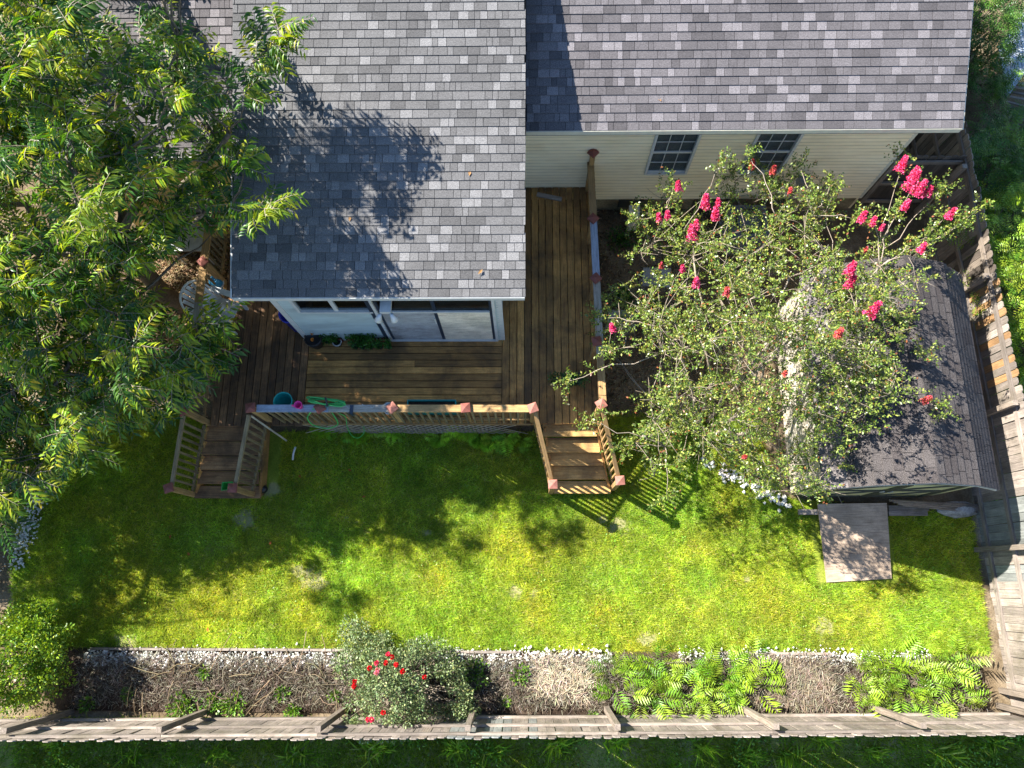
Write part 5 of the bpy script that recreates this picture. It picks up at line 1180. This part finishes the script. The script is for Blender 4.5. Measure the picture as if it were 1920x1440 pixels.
# --- white plastic chair on the left part of the deck
cc = at(420,585,DZ+.35); cc.z = DZ; chair = thing('garden_chair', cc, 'white plastic garden chair with a high rounded back by the left railing', 'chair')
CMx = Matrix.Translation(cc) @ Matrix.Rotation(R(-18), 4, 'Z')
def cp(x, y, z): return CMx @ Vector((x, y, z))
mb = MB()
for k in range(5): mb.add([cp(-.20+k*.09,-.24,.40-.0-k*-.008), cp(-.125+k*.09,-.24,.40+k*.008), cp(-.125+k*.09,.24,.40+k*.008), cp(-.20+k*.09,.24,.40+k*.008)], [(0,1,2,3)])
mb.box((-.2,-.25,.36),(.24,.25,.385), CMx); mb.build('seat', M['plastic_white'], chair)
for k in range(7):
    a = (k-3)/3; y = a*.23; h = .62 - .16*a*a; lo = cp(-.2, y*.8, .40); hi = cp(-.2-h*.5, y*1.15, .40+h); m_, L_ = frame(lo, hi, (CMx.to_3x3() @ Vector((1,0,.5)))); MB().box((-L_/2,-.032,-.008),(L_/2,.032,.008), m_).build('back_slat', M['plastic_white'], chair)
pts = [cp(-.2,-.27,.42), cp(-.40,-.31,.80), cp(-.5,-.2,.98), cp(-.53,0,1.04), cp(-.5,.2,.98), cp(-.40,.31,.80), cp(-.2,.27,.42)]; MB().tube(smooth_path(pts, 5), .022, 7).build('back_frame', M['plastic_white'], chair, smooth=True)
for s_ in (-1, 1):
    MB().bar(cp(-.32,s_*.31,.60), cp(.36,s_*.31,.58), .11, .025).build('armrest', M['plastic_white'], chair)
    plank('leg', cp(.22,s_*.27,.0), cp(.25,s_*.30,.565), .07, .03, M['plastic_white'], chair, up=(0,1,0)); plank('leg', cp(-.28,s_*.26,.0), cp(-.22,s_*.28,.58), .07, .03, M['plastic_white'], chair, up=(0,1,0))
t = thing('watering_jug', cp(.02,0,.42), 'pale bag-like jug lying on the white garden chair', 'jug')
MB().lathe(cp(.05,.02,.43), [(0,0),(.09,.0),(.12,.08),(.06,.17),(.03,.2),(0,.2)], 14).build('jug', M['clay_pot'], t, smooth=True)
c = at(400,524,1.3); t = thing('ceramic_jar', (c.x,c.y,DZ), 'round blue and white jar on the deck by the left railing', 'jar')
MB().lathe((c.x,c.y,DZ), [(0,.001),(.08,.001),(.13,.12),(.12,.24),(.07,.30),(.06,.30),(.06,.26),(0,.26)], 18).build('body', M['cyan'], t, smooth=True); MB().lathe((c.x,c.y,DZ), [(.133,.10),(.138,.12),(.134,.15)], 18).build('band', M['plastic_white'], t, smooth=True)
c = at(350,447,.75); t = thing('garden_table', (c.x,c.y,0), 'pale metal table half hidden by leaves left of the left railing', 'table')
MB().box((c.x-.35,c.y-.28,.72),(c.x+.35,c.y+.28,.75)).build('table_top', M['metal_pale'], t)
for sx in (-1,1):
    for sy in (-1,1): plank('leg', (c.x+sx*.31,c.y+sy*.24,0), (c.x+sx*.31,c.y+sy*.24,.719), .035, .035, M['metal_pale'], t, up=(0,1,0))
c = at(375,620,.4); t = thing('bucket', (c.x,c.y,0), 'white bucket outside the left railing below the garden chair', 'bucket'); MB().lathe((c.x,c.y,0), [(0,.001),(.12,.001),(.15,.3),(.14,.3),(.11,.02),(0,.02)], 18).build('tub', M['plastic_white'], t, smooth=True)
# meter box on a mast by the right wall
p0 = aty(1505,340,7.6); t = thing('utility_box', (p0.x, 7.6, 0), 'dark grey box on a slanting pole against the cream wall', 'utility box')
MB().box((p0.x-.09,7.52,p0.z-.1),(p0.x+.11,7.68,p0.z+.1)).build('box', M['metal'], t); MB().tube([(p0.x,7.6,p0.z-.1),(p0.x-.02,7.62,.0)], .022, 8).build('pole', M['metal'], t)
# small cabinet and air conditioner at the wall
c = at(1190,395,.62); t = thing('meter_cabinet', (c.x,c.y,0), 'narrow beige cabinet standing between the deck and the wall', 'cabinet')
MB().box((c.x-.10,c.y-.16,0),(c.x+.10,c.y+.12,.58)).build('body', M['trim_r'], t); MB().box((c.x-.11,c.y-.17,.583),(c.x+.11,c.y+.13,.61)).build('lid', M['trim_r'], t)
c = at(1405,415,.7); t = thing('air_conditioner', (c.x,c.y,0), 'grey air conditioning unit by the wall behind the crape myrtle', 'air conditioner')
MB().box((c.x-.36,c.y-.36,.05),(c.x+.36,c.y+.36,.66)).build('body', M['metal_pale'], t); MB().box((c.x-.38,c.y-.38,.663),(c.x+.38,c.y+.38,.69)).build('lid', M['metal'], t); MB().lathe((c.x,c.y,.692), [(.26,0),(.28,0),(.28,.03),(.26,.03),(.26,0)], 20).build('fan_ring', M['black'], t)
mb = MB()
for k in range(12): mb.box((c.x-.34,c.y-.368,.1+k*.045),(c.x+.34,c.y-.362,.125+k*.045))
mb.build('louvre', M['metal'], t); MB().box((c.x-.42,c.y-.42,0),(c.x+.42,c.y+.42,.045)).build('pad', M['concrete'], t)
# stepping stones under the myrtle
for u, v, lb in ((1165,600,'grey paving slab on the soil left of the myrtle'),(1230,520,'grey paving slab under the myrtle near the wall')):
    c = at(u,v,.05); o = MB().add([(c.x+a, c.y+b_, z) for z in (.0,.075) for a, b_ in ((-.3,-.2),(.28,-.24),(.33,.2),(-.26,.22))], [(3,2,1,0),(4,5,6,7),(0,1,5,4),(1,2,6,5),(2,3,7,6),(3,0,4,7)]).build('paving_slab', M['rock']); tag(o, lb, 'slab', 'paving slabs beside the deck')
# rock, skid planks and stacked poles at the shed front
c = at(1798,955,.1); o = MB().lathe((c.x,c.y,0), [(0,0),(.3,.0),(.33,.08),(.22,.17),(.08,.22),(0,.22)], 11)
for v_ in o.V: v_.x = c.x + (v_.x-c.x)*1.25*(1+random.uniform(-.08,.08)); v_.y = c.y + (v_.y-c.y)*.5*(1+random.uniform(-.15,.15))
o = o.build('rock', M['rock']); tag(o, 'grey rock at the right front corner of the shed', 'rock')
for k, (u0, u1, v, lb) in enumerate(((1665,1740,953,'weathered plank step lying right of the ramp'),(1665,1738,962,'second weathered plank right of the ramp, nearer the grass'),(1497,1533,960,'short weathered plank left of the ramp'))):
    o = add('step_plank', boxmesh('step_plank', (at(u1,v,.1)-at(u0,v,.1)).length, .1, .06, M['fence']), None, frame(at(u0,v,.1-.03*(k==1)), at(u1,v,.1-.03*(k==1)))[0]); tag(o, lb, 'plank', 'planks at the shed front')
for k in range(4):
    a, b_ = at(1668+k*8, 938+k*3, .5-k*.05), at(1850-k*6, 948+k*4, .12); o = MB().tube([a, b_], .022, 7).build('garden_pole', M['post']); tag(o, ['topmost','second','third','lowest'][k] + ' of the four thin wooden poles stacked in front of the shed', 'pole', 'poles stacked in front of the shed')
# neighbour: pale boards and slat pile
q = [at(1893,10,.9), at(1960,60,.9)]
nd = thing('pale_deck', at(1905,90,.8), 'pale blue-white plank deck in the upper right corner', 'deck')
A0 = at(1882,70,.8); dr_ = (at(1868,150,.8) - at(1884,75,.8)); 
dirL = (at(1885,165,.8) - at(1868,75,.8)); dirL.z = 0; dirL.normalize(); dirP = (at(1920,25,.8) - at(1880,80,.8)); dirP.z = 0; dirP.normalize()
for k in range(13):
    s0 = at(1880,80,.8) + dirP*(.135*k - .1); plank('board', s0, s0 + dirL*1.15, .115, .03, M['nb_board'], nd)
plank('edge_beam', at(1880,80,.76) + dirL*1.17 - dirP*.2, at(1880,80,.76) + dirL*1.17 + dirP*1.8, .08, .1, M['nb_board'], nd)
ns_ = thing('slat_pile', at(1895,200,.5), 'pile of grey weathered slats in the greenery below the pale planks', 'slats')
for k in range(10):
    a = at(1868+k*4+random.uniform(-3,3), 235-k*9, .45+random.uniform(0,.12)); b_ = a + Vector((.75+random.uniform(-.1,.2), -.30+random.uniform(-.05,.05), .1)); plank('slat', a, b_, .05, .02, M['fence'], ns_)
